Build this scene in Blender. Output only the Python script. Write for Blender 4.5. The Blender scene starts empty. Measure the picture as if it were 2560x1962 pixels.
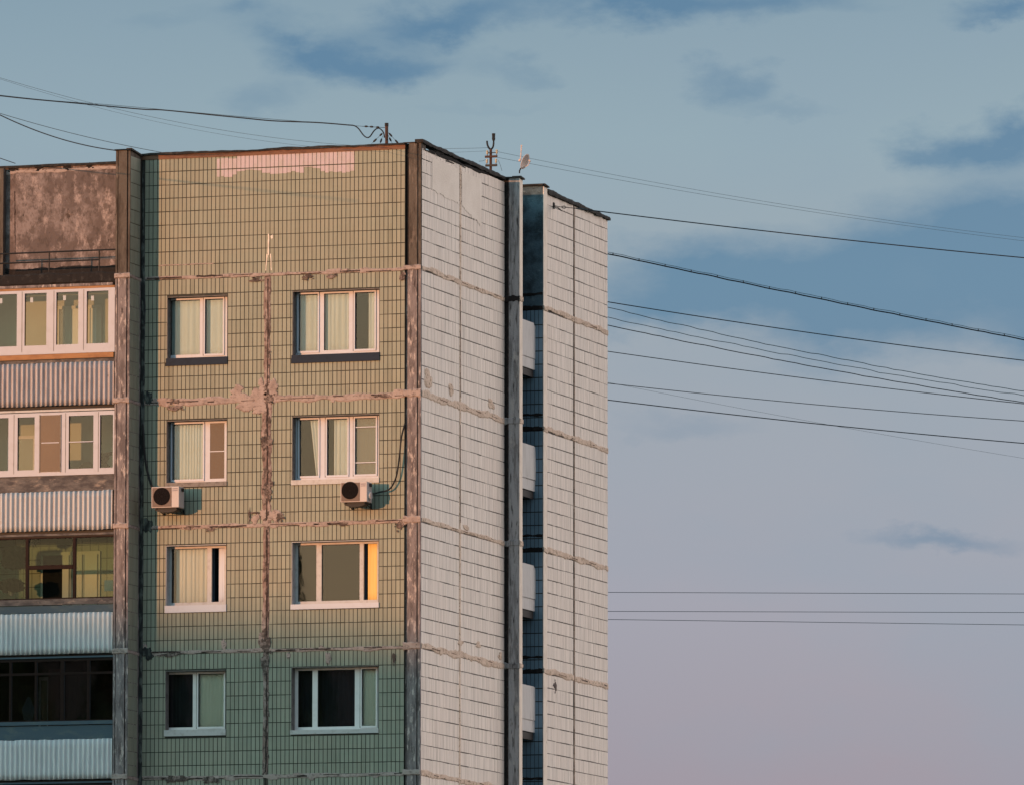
import bpy, math, random
from mathutils import Vector, noise as mnoise
R = math.radians
random.seed(7)
S = bpy.context.scene
COL = S.collection

# ------------------------------------------------------------------ camera
YAW, PITCH, ROLL = R(17.7352), R(6.0892), R(0.0382)
FOC, DIST = 20353.7, 179.3568
_r = Vector((math.cos(YAW), math.sin(YAW), 0)); _h = Vector((-math.sin(YAW), math.cos(YAW), 0))
FW = _h*math.cos(PITCH) + Vector((0, 0, math.sin(PITCH))); _u = _r.cross(FW)
RT = _r*math.cos(ROLL) + _u*math.sin(ROLL); UP = -_r*math.sin(ROLL) + _u*math.cos(ROLL)
CAM = -DIST*_h + _r*2.01095 + Vector((0, 0, 1.7))
cd = bpy.data.cameras.new('camera'); cam = bpy.data.objects.new('camera', cd); COL.objects.link(cam)
from mathutils import Matrix
m = Matrix((( RT.x, UP.x, -FW.x, CAM.x), (RT.y, UP.y, -FW.y, CAM.y), (RT.z, UP.z, -FW.z, CAM.z), (0, 0, 0, 1)))
cam.matrix_world = m
cd.sensor_width = 36; cd.sensor_fit = 'HORIZONTAL'; cd.lens = FOC/2560*36
cd.clip_start = 1; cd.clip_end = 20000
S.camera = cam

# ------------------------------------------------------------------ light
SUN_AZ = R(30.8)      # sun stands this far left of the facade's normal
SUN_EL = R(1.5)
sd = bpy.data.lights.new('sun', 'SUN'); sun = bpy.data.objects.new('sun', sd); COL.objects.link(sun)
to_sun = Vector((-math.sin(SUN_AZ)*math.cos(SUN_EL), -math.cos(SUN_AZ)*math.cos(SUN_EL), math.sin(SUN_EL)))
sun.rotation_euler = to_sun.to_track_quat('Z', 'Y').to_euler()
sun.location = (0, 0, 60)
sd.energy = 4.4; sd.angle = R(0.55); sd.color = (1.0, 0.43, 0.185)

S.view_settings.view_transform = 'Standard'; S.view_settings.look = 'None'
S.view_settings.exposure = 0; S.view_settings.gamma = 1; S.view_settings.use_curve_mapping = False
S.cycles.max_bounces = 8; S.cycles.transparent_max_bounces = 24
S.cycles.caustics_reflective = False; S.cycles.caustics_refractive = False

# world: clear Sky Texture, a pale veil of cloud over it, and darker blue banks in the veil
W = bpy.data.worlds.new('World'); S.world = W; W.use_nodes = True
nt = W.node_tree; nt.nodes.clear(); L = nt.links.new
def N(t, **k):
    n = nt.nodes.new(t)
    for a, b in k.items(): setattr(n, a, b)
    return n
def M(op, a, b=None, c=None, clamp=False):
    n = N('ShaderNodeMath', operation=op); n.use_clamp = clamp
    for i, v in enumerate((a, b, c)):
        if v is None: continue
        if isinstance(v, (int, float)): n.inputs[i].default_value = v
        else: L(v, n.inputs[i])
    return n.outputs[0]
def MIX(f, a, b, bt='MIX'):
    n = N('ShaderNodeMix', data_type='RGBA', blend_type=bt)
    for i, v in ((0, f), (6, a), (7, b)):
        if isinstance(v, (int, float)): n.inputs[i].default_value = v
        elif isinstance(v, tuple): n.inputs[i].default_value = (*v, 1)
        else: L(v, n.inputs[i])
    return n.outputs[2]
def RAMP(x, stops):
    n = N('ShaderNodeValToRGB'); e = n.color_ramp.elements
    while len(e) > len(stops): e.remove(e[-1])
    while len(e) < len(stops): e.new(.5)
    for q, (p, c) in zip(e, stops): q.position = p; q.color = (*c, 1)
    L(x, n.inputs[0]); return n.outputs[0]
tc = N('ShaderNodeTexCoord').outputs['Generated']
sp = N('ShaderNodeSeparateXYZ'); L(tc, sp.inputs[0])
dx, dy, dz = sp.outputs
az = M('ARCTAN2', dx, dy); el = M('ARCSINE', dz)
# low contrast turbulence that bends the edges of the banks
mp = N('ShaderNodeMapping'); L(tc, mp.inputs[0]); mp.inputs['Scale'].default_value = (1, 1, 2.0)
def NOISE(scale, detail=6, rough=.55):
    n = N('ShaderNodeTexNoise'); n.inputs['Scale'].default_value = scale
    n.inputs['Detail'].default_value = detail; n.inputs['Roughness'].default_value = rough
    L(mp.outputs[0], n.inputs['Vector']); return n
n1 = NOISE(45, 7, .6); s1 = N('ShaderNodeSeparateColor'); L(n1.outputs['Color'], s1.inputs[0])
n2 = NOISE(110, 6, .6); s2 = N('ShaderNodeSeparateColor'); L(n2.outputs['Color'], s2.inputs[0])
azw = M('ADD', az, M('ADD', M('MULTIPLY', M('SUBTRACT', s1.outputs[0], .5), .024), M('MULTIPLY', M('SUBTRACT', s2.outputs[0], .5), .007)))
elw = M('ADD', el, M('ADD', M('MULTIPLY', M('SUBTRACT', s1.outputs[1], .5), .012), M('MULTIPLY', M('SUBTRACT', s2.outputs[1], .5), .006)))
# cloud banks: bearing, height above the horizon, half width, half height (radians), strength
def sky_pos(x, y): return (-YAW + (x*1.168-1280)/FOC, PITCH + (981-y*1.168)/FOC)
banks = [(1420, 0, 420, 62, .9), (700, 112, 150, 52, .85), (850, 130, 150, 50, .7), (960, 45, 190, 42, .75), (560, 38, 75, 28, .5),
         (1570, 185, 110, 48, .5), (1120, 155, 110, 42, .35), (2140, 305, 190, 60, .95), (1990, 322, 110, 26, .6), (2170, 8, 120, 36, .8),
         (1560, 600, 360, 105, .95), (1950, 590, 380, 130, 1.0), (2180, 520, 260, 140, 1.0), (1850, 690, 260, 95, .8), (1400, 660, 220, 60, .75),
         (2010, 1152, 190, 36, .55), (1450, 905, 230, 46, .32), (545, 215, 150, 50, .4), (1690, 245, 150, 30, .3), (330, 60, 230, 60, .25),
         (2300, 700, 200, 80, .9), (1000, 235, 260, 26, .2)]
acc = None
for x, y, w, h, k in banks:
    a0, e0 = sky_pos(x, y); w = w*1.168/FOC; h = h*1.168/FOC
    u = M('DIVIDE', M('SUBTRACT', azw, a0), w); v = M('DIVIDE', M('SUBTRACT', elw, e0), h)
    r2 = M('ADD', M('MULTIPLY', u, u), M('MULTIPLY', v, v))
    b = M('MULTIPLY', M('EXPONENT', M('MULTIPLY', r2, -1.25)), k)
    acc = M('SUBTRACT', 1.0, b) if acc is None else M('MULTIPLY', acc, M('SUBTRACT', 1.0, b))
acc = M('SUBTRACT', 1.0, acc)
acc = M('MULTIPLY', M('SUBTRACT', acc, .14), 1.35, clamp=True)
n3 = NOISE(26, 5, .5)
# the same kind of banks, loosely, over the rest of the sky
far = M('MULTIPLY', M('SUBTRACT', NOISE(4.5, 6, .55).outputs['Fac'], .52), 5.0, clamp=True)
inview = M('MULTIPLY', M('SUBTRACT', .13, M('ABSOLUTE', M('SUBTRACT', az, -YAW))), 20, clamp=True)
inview = M('MULTIPLY', inview, M('MULTIPLY', M('SUBTRACT', .22, el), 14, clamp=True))
bank = M('MAXIMUM', acc, M('MULTIPLY', far, M('SUBTRACT', 1.0, inview)))
bank = M('MULTIPLY', bank, M('ADD', .72, M('MULTIPLY', n3.outputs['Fac'], .75)), clamp=True)
e = M('DIVIDE', el, .16)     # 0 at the horizon, 1 just above the top of the view
veil = RAMP(e, [(0.0, (.30, .262, .320)), (.363, (.312, .288, .358)), (.505, (.325, .332, .410)), (.60, (.308, .342, .418)), (.72, (.292, .348, .418)), (.86, (.262, .360, .430)), (1.0, (.195, .296, .385))])
blue = RAMP(e, [(0.0, (.18, .22, .32)), (.45, (.135, .215, .34)), (.75, (.108, .222, .350)), (1.0, (.080, .185, .318))])
var = NOISE(14, 5, .6)
veil = MIX(M('MULTIPLY', M('SUBTRACT', var.outputs['Fac'], .45), 1.6, clamp=True), veil, (.235, .325, .425))
sky = N('ShaderNodeTexSky', sky_type='NISHITA'); sky.sun_disc = False
sky.sun_elevation = SUN_EL; sky.sun_rotation = math.pi + SUN_AZ
sky.air_density = 1.0; sky.dust_density = 1.5; sky.ozone_density = 1.5
col = MIX(bank, veil, blue)
# two added sky glows, out of view, light the end wall and shaded front
deast = M('ADD', M('MULTIPLY', dx, .88), M('MULTIPLY', dy, .47))
gcol = MIX(M('POWER', M('MAXIMUM', deast, 0), 4.0), (0, 0, 0), (3.25, 2.58, 2.15))
dsun = M('ADD', M('MULTIPLY', dx, -.60), M('MULTIPLY', dy, -.80))
lobe = M('MULTIPLY', M('POWER', M('MAXIMUM', dsun, 0), 3.0), 1.5)
band = RAMP(dz, [(0.0, (1.55, 1.0, .42)), (.10, (1.35, .98, .48)), (.28, (.95, 1.75, 1.60)), (1.0, (.7, 1.3, 1.4))])
col = MIX(1.0, col, gcol, 'ADD'); col = MIX(1.0, col, MIX(1.0, MIX(lobe, (0, 0, 0), (1, 1, 1)), band, 'MULTIPLY'), 'ADD')
scaled = MIX(1.0, col, (10, 10, 10), 'MULTIPLY')
tot = MIX(1.0, scaled, MIX(1.0, sky.outputs[0], (.4, .4, .4), 'MULTIPLY'), 'ADD')
bg = N('ShaderNodeBackground'); L(tot, bg.inputs[0]); bg.inputs[1].default_value = .1
wo = N('ShaderNodeOutputWorld'); L(bg.outputs[0], wo.inputs[0])

# ------------------------------------------------------------------ survey helpers
def front(px, py, Y=0.0):
    """facade survey: point of the vertical plane y = Y seen at a photo position -> (x, z)"""
    d = FW + RT*((px-1280)/FOC) + UP*((981-py)/FOC)
    p = CAM + d*((Y-CAM.y)/d.y); return p.x, p.z
def side(px, py, X=0.0):
    d = FW + RT*((px-1280)/FOC) + UP*((981-py)/FOC)
    p = CAM + d*((X-CAM.x)/d.x); return p.y, p.z

# ------------------------------------------------------------------ materials
MATS = {}
def mat(name, col, rough=.85, layers=(), bump=0.0, bscale=30, metal=0.0, spec=.3, island=0.0, emit=None):
    if name in MATS: return MATS[name]
    m = bpy.data.materials.new(name); m.use_nodes = True; t = m.node_tree; ns = t.nodes; ln = t.links.new
    b = ns['Principled BSDF']; b.inputs['Roughness'].default_value = rough
    b.inputs['Metallic'].default_value = metal; b.inputs['Specular IOR Level'].default_value = spec
    g = ns.new('ShaderNodeNewGeometry')
    cur = None
    def mix(f, a, c, bt='MIX'):
        n = ns.new('ShaderNodeMix'); n.data_type = 'RGBA'; n.blend_type = bt
        for i, v in ((0, f), (6, a), (7, c)):
            if isinstance(v, (int, float)): n.inputs[i].default_value = v
            elif isinstance(v, tuple): n.inputs[i].default_value = (*v, 1)
            else: ln(v, n.inputs[i])
        return n.outputs[2]
    cur = col
    for (scl, c2, lo, hi, amt) in layers:      # scl = (sx, sy, sz) or number
        mp = ns.new('ShaderNodeMapping'); ln(g.outputs['Position'], mp.inputs[0])
        mp.inputs['Scale'].default_value = (scl, scl, scl) if isinstance(scl, (int, float)) else scl
        mp.inputs['Location'].default_value = (len(MATS)*3.7, c2[0]*31, c2[2]*17)
        n = ns.new('ShaderNodeTexNoise'); n.inputs['Scale'].default_value = 1; n.inputs['Detail'].default_value = 8
        n.inputs['Roughness'].default_value = .65; ln(mp.outputs[0], n.inputs['Vector'])
        r = ns.new('ShaderNodeMapRange'); ln(n.outputs['Fac'], r.inputs[0])
        r.inputs[1].default_value = lo; r.inputs[2].default_value = hi; r.inputs[3].default_value = 0; r.inputs[4].default_value = amt
        cur = mix(r.outputs[0], cur, c2)
    if island:
        mr = ns.new('ShaderNodeMapRange'); ln(g.outputs['Random Per Island'], mr.inputs[0])
        mr.inputs[3].default_value = 1-island; mr.inputs[4].default_value = 1+island
        cb = ns.new('ShaderNodeCombineColor'); 
        for i in range(3): ln(mr.outputs[0], cb.inputs[i])
        cur = mix(1.0, cur, cb.outputs[0], 'MULTIPLY')
    m['_t'] = 1
    if isinstance(cur, tuple): b.inputs['Base Color'].default_value = (*cur, 1)
    else: ln(cur, b.inputs['Base Color'])
    if bump:
        n = ns.new('ShaderNodeTexNoise'); n.inputs['Scale'].default_value = bscale; n.inputs['Detail'].default_value = 6
        ln(g.outputs['Position'], n.inputs['Vector'])
        bp = ns.new('ShaderNodeBump'); bp.inputs['Strength'].default_value = bump; bp.inputs['Distance'].default_value = .02
        ln(n.outputs['Fac'], bp.inputs['Height']); ln(bp.outputs[0], b.inputs['Normal'])
    if emit:
        b.inputs['Emission Color'].default_value = (*emit[0], 1); b.inputs['Emission Strength'].default_value = emit[1]
    MATS[name] = m; return m

def glass_mat(name, tint, refl=1.7, rough=.02, base=None, cover=0.0):
    m = bpy.data.materials.new(name); m.use_nodes = True; t = m.node_tree; ns = t.nodes; ns.clear(); ln = t.links.new
    tr = ns.new('ShaderNodeBsdfTransparent'); tr.inputs[0].default_value = (*tint, 1)
    gl = ns.new('ShaderNodeBsdfGlossy'); gl.inputs['Roughness'].default_value = rough
    # old panes are never quite flat
    g = ns.new('ShaderNodeNewGeometry'); nz = ns.new('ShaderNodeTexNoise'); nz.inputs['Scale'].default_value = 2.2
    ln(g.outputs['Position'], nz.inputs['Vector']); bp = ns.new('ShaderNodeBump'); bp.inputs['Strength'].default_value = .06
    bp.inputs['Distance'].default_value = .01; ln(nz.outputs['Fac'], bp.inputs['Height']); ln(bp.outputs[0], gl.inputs['Normal'])
    fr = ns.new('ShaderNodeFresnel'); fr.inputs[0].default_value = 1.5
    mu = ns.new('ShaderNodeMath'); mu.operation = 'MULTIPLY'; mu.inputs[1].default_value = refl; mu.use_clamp = True; ln(fr.outputs[0], mu.inputs[0])
    mx = ns.new('ShaderNodeMixShader'); ln(mu.outputs[0], mx.inputs[0])
    src = tr.outputs[0]
    if cover:
        df = ns.new('ShaderNodeBsdfDiffuse'); df.inputs[0].default_value = (*base, 1)
        m2 = ns.new('ShaderNodeMixShader'); m2.inputs[0].default_value = cover; ln(src, m2.inputs[1]); ln(df.outputs[0], m2.inputs[2]); src = m2.outputs[0]
    ln(src, mx.inputs[1]); ln(gl.outputs[0], mx.inputs[2])
    o = ns.new('ShaderNodeOutputMaterial'); ln(mx.outputs[0], o.inputs[0]); MATS[name] = m; return m

DK = (.035, .030, .030)
tile_green = mat('green_tile', (.244, .262, .220), .6, [(.9, (.262, .258, .212), .42, .62, .6), ((2, 2, 9), (.195, .225, .18), .5, .75, .35), ((5, 5, .5), (.17, .18, .145), .53, .70, .6)], island=.085, spec=.25)
tile_white = mat('white_tile', (.77, .685, .63), .6, [(.55, (.76, .66, .60), .42, .62, .7), ((1.2, 9, .8), (.60, .55, .53), .5, .72, .5), ((1.2, 5, .35), (.46, .40, .36), .56, .74, .55)], island=.06, spec=.3)
grout_dark = mat('dark_grout', (.045, .050, .045), .95)
grout_green = mat('green_wall_grout', (.038, .040, .036), .95, [(3, (.10, .09, .075), .5, .65, .5)])
grout_white = mat('white_wall_grout', (.07, .06, .06), .95, [(3, (.20, .17, .15), .5, .62, .6)])
mortar = mat('pink_grey_mortar', (.35, .29, .28), .95, [(5, (.25, .20, .19), .42, .62, .8), ((10, 10, 18), (.07, .055, .055), .53, .68, .85)], bump=.5, bscale=16)
mortar_tan = mat('tan_mortar', (.66, .52, .43), .95, [(5, (.54, .41, .33), .45, .6, .8), ((5, 12, 16), (.20, .14, .09), .53, .64, .85)], bump=.9, bscale=25)
mortar_pale = mat('pale_render_patch', (.80, .72, .66), .9, [(1.5, (.72, .64, .58), .4, .6, .8)], bump=.3)
pink_paint = mat('pale_pink_paint', (.47, .40, .45), .7, [((9, 9, 3), (.40, .36, .36), .45, .6, .7)], spec=.2)
corner_mould = mat('corner_mould', (.026, .030, .033), .98, [((9, 9, 3), (.13, .15, .145), .47, .60, .85)], bump=.5)
mould_soft = mat('brown_mould', (.085, .065, .060), .98, [(9, (.25, .20, .19), .47, .60, .9), (17, (.03, .024, .024), .52, .64, .8)], bump=.5)
seam_brown = mat('weathered_seam', (.20, .145, .135), .95, [((7, 7, 4), (.34, .275, .265), .48, .60, .85), ((11, 11, 6), (.06, .045, .042), .50, .62, .85)], bump=.6, bscale=18)
rust_line = mat('rust_brown_joint', (.15, .095, .07), .95, [(9, (.30, .22, .17), .5, .65, .7)])
crack = mat('mouldy_crack', (.035, .026, .026), .98, [(14, (.12, .09, .085), .5, .65, .8)])
conc = mat('weathered_concrete', (.20, .175, .185), .95, [((7, 7, 1.3), (.10, .085, .09), .46, .58, .85), ((16, 16, 4), (.46, .40, .39), .54, .63, .85), ((9, 9, 2.2), (.045, .035, .035), .57, .68, .85)], bump=.7, bscale=18)
conc_grey = mat('grey_concrete', (.33, .335, .36), .95, [((9, 9, .9), (.17, .17, .18), .46, .58, .9), ((6, 6, 2), (.46, .44, .43), .55, .66, .7), ((16, 16, 2.5), (.045, .042, .045), .55, .64, .85)], bump=.6, bscale=20)
conc_top = mat('sooty_concrete', (.10, .085, .075), .95, [((7, 7, 1.5), (.045, .035, .03), .45, .6, .8), ((8, 8, 2), (.22, .18, .16), .58, .7, .7)], bump=.7, bscale=18)
stain_dark = mat('black_mould', (.018, .016, .017), .98, [(7, (.05, .046, .046), .54, .68, .8)], bump=.6)
stucco = mat('mouldy_render', (.22, .185, .19), .95, [(1.0, (.095, .075, .075), .44, .54, .85), ((3.2, 3.2, 1.6), (.36, .30, .30), .53, .62, .8), ((6, 6, 4), (.075, .06, .058), .52, .60, .75), ((22, 22, 12), (.12, .095, .09), .48, .60, .7), ((14, 14, 9), (.03, .025, .025), .62, .68, .9)], bump=.8, bscale=12)
recess_mould_shade = mat('recess_mould_shade', (.09, .14, .18), .95, [(2.2, (.03, .045, .058), .45, .6, .9), ((5, 5, 9), (.20, .27, .31), .6, .72, .6)], bump=.6)  # mould on concrete, tinted blue to carry the shade of the recess
edge_white = mat('painted_panel_edge', (.80, .70, .62), .85, [((8, 8, 3), (.64, .54, .47), .46, .62, .7), ((12, 12, 5), (.20, .16, .13), .64, .72, .6)])
bitumen = mat('bitumen_felt', (.022, .020, .020), .9, [(7, (.06, .05, .045), .5, .65, .8)], bump=.8, bscale=14)
rust_band = mat('rust_brown_flashing', (.17, .085, .055), .8, [((6, 6, 12), (.11, .055, .04), .45, .62, .8)])
pvc = mat('white_pvc', (.46, .50, .60), .45, [(4, (.41, .43, .49), .5, .7, .6)], spec=.3)
pvc_old = mat('aged_white_frame', (.44, .44, .46), .6, [((8, 8, 8), (.30, .28, .28), .5, .68, .7)])
sill_dark = mat('slate_sill', (.026, .036, .056), .6, [(8, (.02, .025, .035), .5, .7, .6)], spec=.04)
sill_grey = mat('dull_sill', (.20, .185, .18), .8, [(8, (.10, .09, .09), .48, .64, .8)])
seal_and_gap_black = mat('black_gasket_and_gap', (.02, .02, .025), .7)
wood_dark = mat('dark_brown_frame', (.018, .009, .008), .7, [(8, (.012, .007, .006), .45, .6, .8)], spec=.1)
plank = mat('orange_brown_board', (.33, .17, .08), .8, [((4, 4, 12), (.24, .12, .06), .45, .62, .8), ((10, 10, 10), (.05, .03, .03), .66, .73, .8)])
slab_grey = mat('slab_edge_concrete', (.13, .12, .12), .95, [((2.5, 2.5, 7), (.055, .05, .055), .42, .58, .85), ((4, 4, 9), (.30, .25, .22), .58, .70, .7)], bump=.5)
slab_blue = mat('blue_grey_painted_slab', (.055, .085, .115), .85, [((3, 3, 8), (.10, .125, .13), .5, .7, .7)])
corr_white = mat('white_corrugated_sheet', (.46, .48, .52), .6, [((9, 9, 1.2), (.38, .37, .39), .48, .66, .7), ((11, 11, 5), (.09, .08, .08), .69, .76, .8)], spec=.35)
rib_white = mat('off_white_ribbed_sheet', (.56, .54, .54), .6, [((9, 9, 1.5), (.45, .43, .42), .48, .66, .7)])
black = mat('black_rubber', (.012, .012, .014), .6)
wire_dark = mat('dark_cable', (.016, .020, .028), .6)
wire_thin = mat('thin_steel_wire', (.05, .08, .10), .5)
rust = mat('rusty_steel', (.055, .028, .022), .8, [(9, (.11, .05, .035), .5, .65, .7)])
porcelain = mat('porcelain', (.45, .40, .30), .35)
dish_m = mat('pale_dish_paint', (.55, .45, .42), .6)
dish_in = mat('grey_dish_mesh', (.30, .27, .27), .7)
ac_body = mat('ac_casing', (.44, .40, .41), .5, [(6, (.38, .34, .34), .5, .68, .5)])
ac_grille = mat('ac_brown_panel', (.13, .095, .085), .6)
ac_black = mat('ac_fan_dark', (.012, .010, .011), .8, spec=.05)
ac_mark = mat('ac_dark_print', (.08, .08, .14), .6)
cream = mat('cream_curtain', (.52, .64, .80), .9, [((9, 9, .6), (.44, .54, .66), .45, .62, .7)])
pale_cloth = mat('pale_grey_curtain', (.84, .85, .83), .9, [((10, 10, .6), (.74, .77, .75), .45, .62, .6)])
warm_cloth = mat('beige_curtain', (.54, .58, .68), .9, [((16, 16, .5), (.44, .46, .52), .45, .62, .7)])
amber_glow_cloth = mat('amber_curtain_glow', (.66, .46, .17), .9, [((14, 14, .6), (.60, .38, .12), .5, .62, .6)], emit=((1.0, .45, .10), .10))  # cloth glows slightly by itself, on top of the sunlight
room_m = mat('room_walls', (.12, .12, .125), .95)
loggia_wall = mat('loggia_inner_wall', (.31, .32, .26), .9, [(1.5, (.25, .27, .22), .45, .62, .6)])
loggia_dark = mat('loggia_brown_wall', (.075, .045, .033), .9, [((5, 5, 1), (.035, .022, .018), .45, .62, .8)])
net_brown = glass_mat('insect_net', (.55, .50, .46), .6, .3, (.070, .060, .055), .62)
glass = glass_mat('window_glass', (.92, .94, .90), 1.15)
glass_dark = glass_mat('old_window_glass', (.6, .6, .6), 1.5)
glass_net = glass_mat('glass_behind_net', (.62, .66, .60), 1.6, .1, (.30, .31, .27), .3)
leaf = mat('leaf', (.045, .075, .03), .7, island=.3)
leafd = mat('house_plant_leaf', (.008, .013, .012), .8, spec=.05, island=.3)
bark = mat('bark', (.08, .06, .045), .95)
brick_m = mat('far_plaster', (.15, .145, .14), .9)
ground_m = mat('grass_and_earth', (.10, .105, .07), .95, [(.05, (.14, .13, .10), .45, .6, .7)])
asph = mat('asphalt', (.05, .05, .052), .9, [(2, (.07, .07, .07), .45, .6, .6)])
kerb_m = mat('kerb_stone', (.30, .29, .28), .9)

# ------------------------------------------------------------------ mesh helpers
ORG = {}
class MB:
    def __init__(s): s.v = []; s.f = []; s.mi = []; s.ms = []
    def _m(s, m):
        if m is None: return 0
        if m not in s.ms: s.ms.append(m)
        return s.ms.index(m)
    def box(s, x0, x1, y0, y1, z0, z1, m=None):
        if x1 < x0: x0, x1 = x1, x0
        if y1 < y0: y0, y1 = y1, y0
        if z1 < z0: z0, z1 = z1, z0
        b = len(s.v); k = s._m(m)
        s.v += [(x0, y0, z0), (x1, y0, z0), (x1, y1, z0), (x0, y1, z0), (x0, y0, z1), (x1, y0, z1), (x1, y1, z1), (x0, y1, z1)]
        for q in ((0, 3, 2, 1), (4, 5, 6, 7), (0, 1, 5, 4), (1, 2, 6, 5), (2, 3, 7, 6), (3, 0, 4, 7)):
            s.f.append(tuple(b+i for i in q)); s.mi.append(k)
        return s
    def poly(s, pts, faces, m=None):
        b = len(s.v); k = s._m(m); s.v += [tuple(p) for p in pts]
        for q in faces: s.f.append(tuple(b+i for i in q)); s.mi.append(k)
        return s
    def tube(s, pts, r, n=6, m=None, cap=True):
        pts = [Vector(p) for p in pts]; b = len(s.v); k = s._m(m)
        rr = r if isinstance(r, (list, tuple)) else [r]*len(pts)
        for i, p in enumerate(pts):
            d = (pts[min(i+1, len(pts)-1)] - pts[max(i-1, 0)]).normalized()
            a = d.cross(Vector((0, 0, 1)));
            if a.length < .01: a = d.cross(Vector((0, 1, 0)))
            a.normalize(); c = d.cross(a)
            for j in range(n):
                t = 2*math.pi*j/n; s.v.append(tuple(p + a*math.cos(t)*rr[i] + c*math.sin(t)*rr[i]))
        for i in range(len(pts)-1):
            for j in range(n):
                s.f.append((b+i*n+j, b+i*n+(j+1) % n, b+(i+1)*n+(j+1) % n, b+(i+1)*n+j)); s.mi.append(k)
        if cap:
            s.f.append(tuple(b+j for j in range(n))[::-1]); s.mi.append(k)
            e = b+(len(pts)-1)*n; s.f.append(tuple(e+j for j in range(n))); s.mi.append(k)
        return s
    def build(s, name, m=None, parent=None, smooth=False, **props):
        o0 = ORG.get(parent.name, Vector((0, 0, 0))) if parent else Vector((0, 0, 0))
        loc = props.pop('origin', None)
        loc = Vector(loc) if loc is not None else o0
        me = bpy.data.meshes.new(name)
        me.from_pydata([tuple(Vector(p)-loc) for p in s.v], [], s.f)
        ms = s.ms if s.ms else [m]
        for q in ms: me.materials.append(q)
        if len(ms) > 1: me.polygons.foreach_set('material_index', s.mi)
        if smooth: me.polygons.foreach_set('use_smooth', [True]*len(me.polygons))
        me.update()
        o = bpy.data.objects.new(name, me); COL.objects.link(o)
        if parent: o.parent = parent
        o.location = loc - o0; ORG[o.name] = loc
        for a, b in props.items(): o[a] = b
        return o
def thing(name, label, cat, loc=(0, 0, 0), group=None):
    o = bpy.data.objects.new(name, None); COL.objects.link(o); o.location = loc; o.empty_display_size = .2
    ORG[o.name] = Vector(loc); o['label'] = label; o['category'] = cat
    if group: o['group'] = group
    return o
def box(name, x0, x1, y0, y1, z0, z1, m, parent=None, **p):
    return MB().box(x0, x1, y0, y1, z0, z1).build(name, m, parent, **p)
def n1d(t, seed=0.0): return mnoise.noise(Vector((t, seed, 3.3)))

# ------------------------------------------------------------------ the ground
gm = MB(); gm.poly([(-4000, -4000, 0), (4000, -4000, 0), (4000, 4000, 0), (-4000, 4000, 0)], [(0, 1, 2, 3)])
gm.build('ground', ground_m, kind='structure')
rm = MB(); rm.poly([(-400, -60, .004), (400, -60, .004), (400, -52, .004), (-400, -52, .004)], [(0, 1, 2, 3)])
rm.build('road', asph, kind='structure')
MB().box(-400, 400, -51.85, -51.7, 0, .12).box(-400, 400, -60.3, -60.15, 0, .12).build('kerb', kerb_m, kind='structure')

# ------------------------------------------------------------------ the building
XL, XR = -6.63, -.385             # tiled facade between the fin and the corner pier
ROOF = 26.30
SEAM = [23.59, 20.79, 17.99, 15.19, 12.39, 9.59]
Y1, YP, Y2, Y2b, Y3 = 6.03, 6.25, 8.03, 8.33, 13.2
bld = thing('apartment_building', 'panel apartment block with green tiled front, white tiled end wall and glazed balconies', 'building')

# window openings of the tiled front: (px left, px right, py top, py frame foot, py sill foot)
OPEN = []
for r in range(4):
    OPEN.append(('L', r, 415.3, 566, [738, 1047, 1359, 1673][r], [894.5, 1205, 1512, 1823][r], [911, 1214, 1528, 1837][r], 560))
    OPEN.append(('R', r, 730, 946.3, [721, 1034, 1348, 1662][r], [884, 1196, 1507, 1822][r], [902, 1206, 1518, 1831][r], 940))
openings = {}
for (c, r, pa, pb, yt, yf, ys, pr) in OPEN:
    x0 = front(pa, (yt+ys)/2)[0]; x1 = front(pb, (yt+ys)/2)[0]
    if c == 'L': x0, x1 = -6.005, -4.575
    else: x0, x1 = -3.03, -.99
    zt = front(pr, yt)[1]; zs = front(pr, ys)[1]; zf = front(pr, yf, .2)[1]
    openings[(c, r)] = (x0, x1, zs, zt, zf)
holes = [(v[0], v[1], v[2], v[3]) for v in openings.values()]

XV = -3.62                         # vertical seam
# wall panels (concrete behind the tiles), each with its opening
def panel_with_hole(x0, x1, z0, z1, hs, y0=.008, y1=.34):
    b = MB(); hs = [h for h in hs if h[0] < x1 and h[1] > x0 and h[2] < z1 and h[3] > z0]
    if not hs: b.box(x0, x1, y0, y1, z0, z1); return b
    hx0, hx1, hz0, hz1 = hs[0]
    b.box(x0, hx0, y0, y1, z0, z1); b.box(hx1, x1, y0, y1, z0, z1)
    b.box(hx0, hx1, y0, y1, z0, hz0); b.box(hx0, hx1, y0, y1, hz1, z1); return b
g = .008
top_panel = panel_with_hole(XL, XR, SEAM[0]+g, ROOF, []).build('wall_panel', grout_green, bld)
for k in range(4):
    for xa, xb in ((XL, XV-g), (XV+g, XR)):
        panel_with_hole(xa, xb, SEAM[k+1]+g, SEAM[k]-g, holes).build('wall_panel', grout_green, bld)
for k in range(4, 8):
    za = SEAM[4]-2.8*(k-3); zb = SEAM[4]-2.8*(k-4)
    for xa, xb in ((XL, XV-g), (XV+g, XR)):
        box('wall_panel', xa, xb, .008, .34, max(za+g, 0), zb-g, grout_green, bld)
# dark seam filler behind the panel joints
sf = MB()
for z in SEAM: sf.box(XL, XR, .03, .2, z-.03, z+.03)
sf.box(XV-.03, XV+.03, .025, .21, 0, SEAM[0]-.03)
sf.build('seam_filler', crack, bld)

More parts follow.
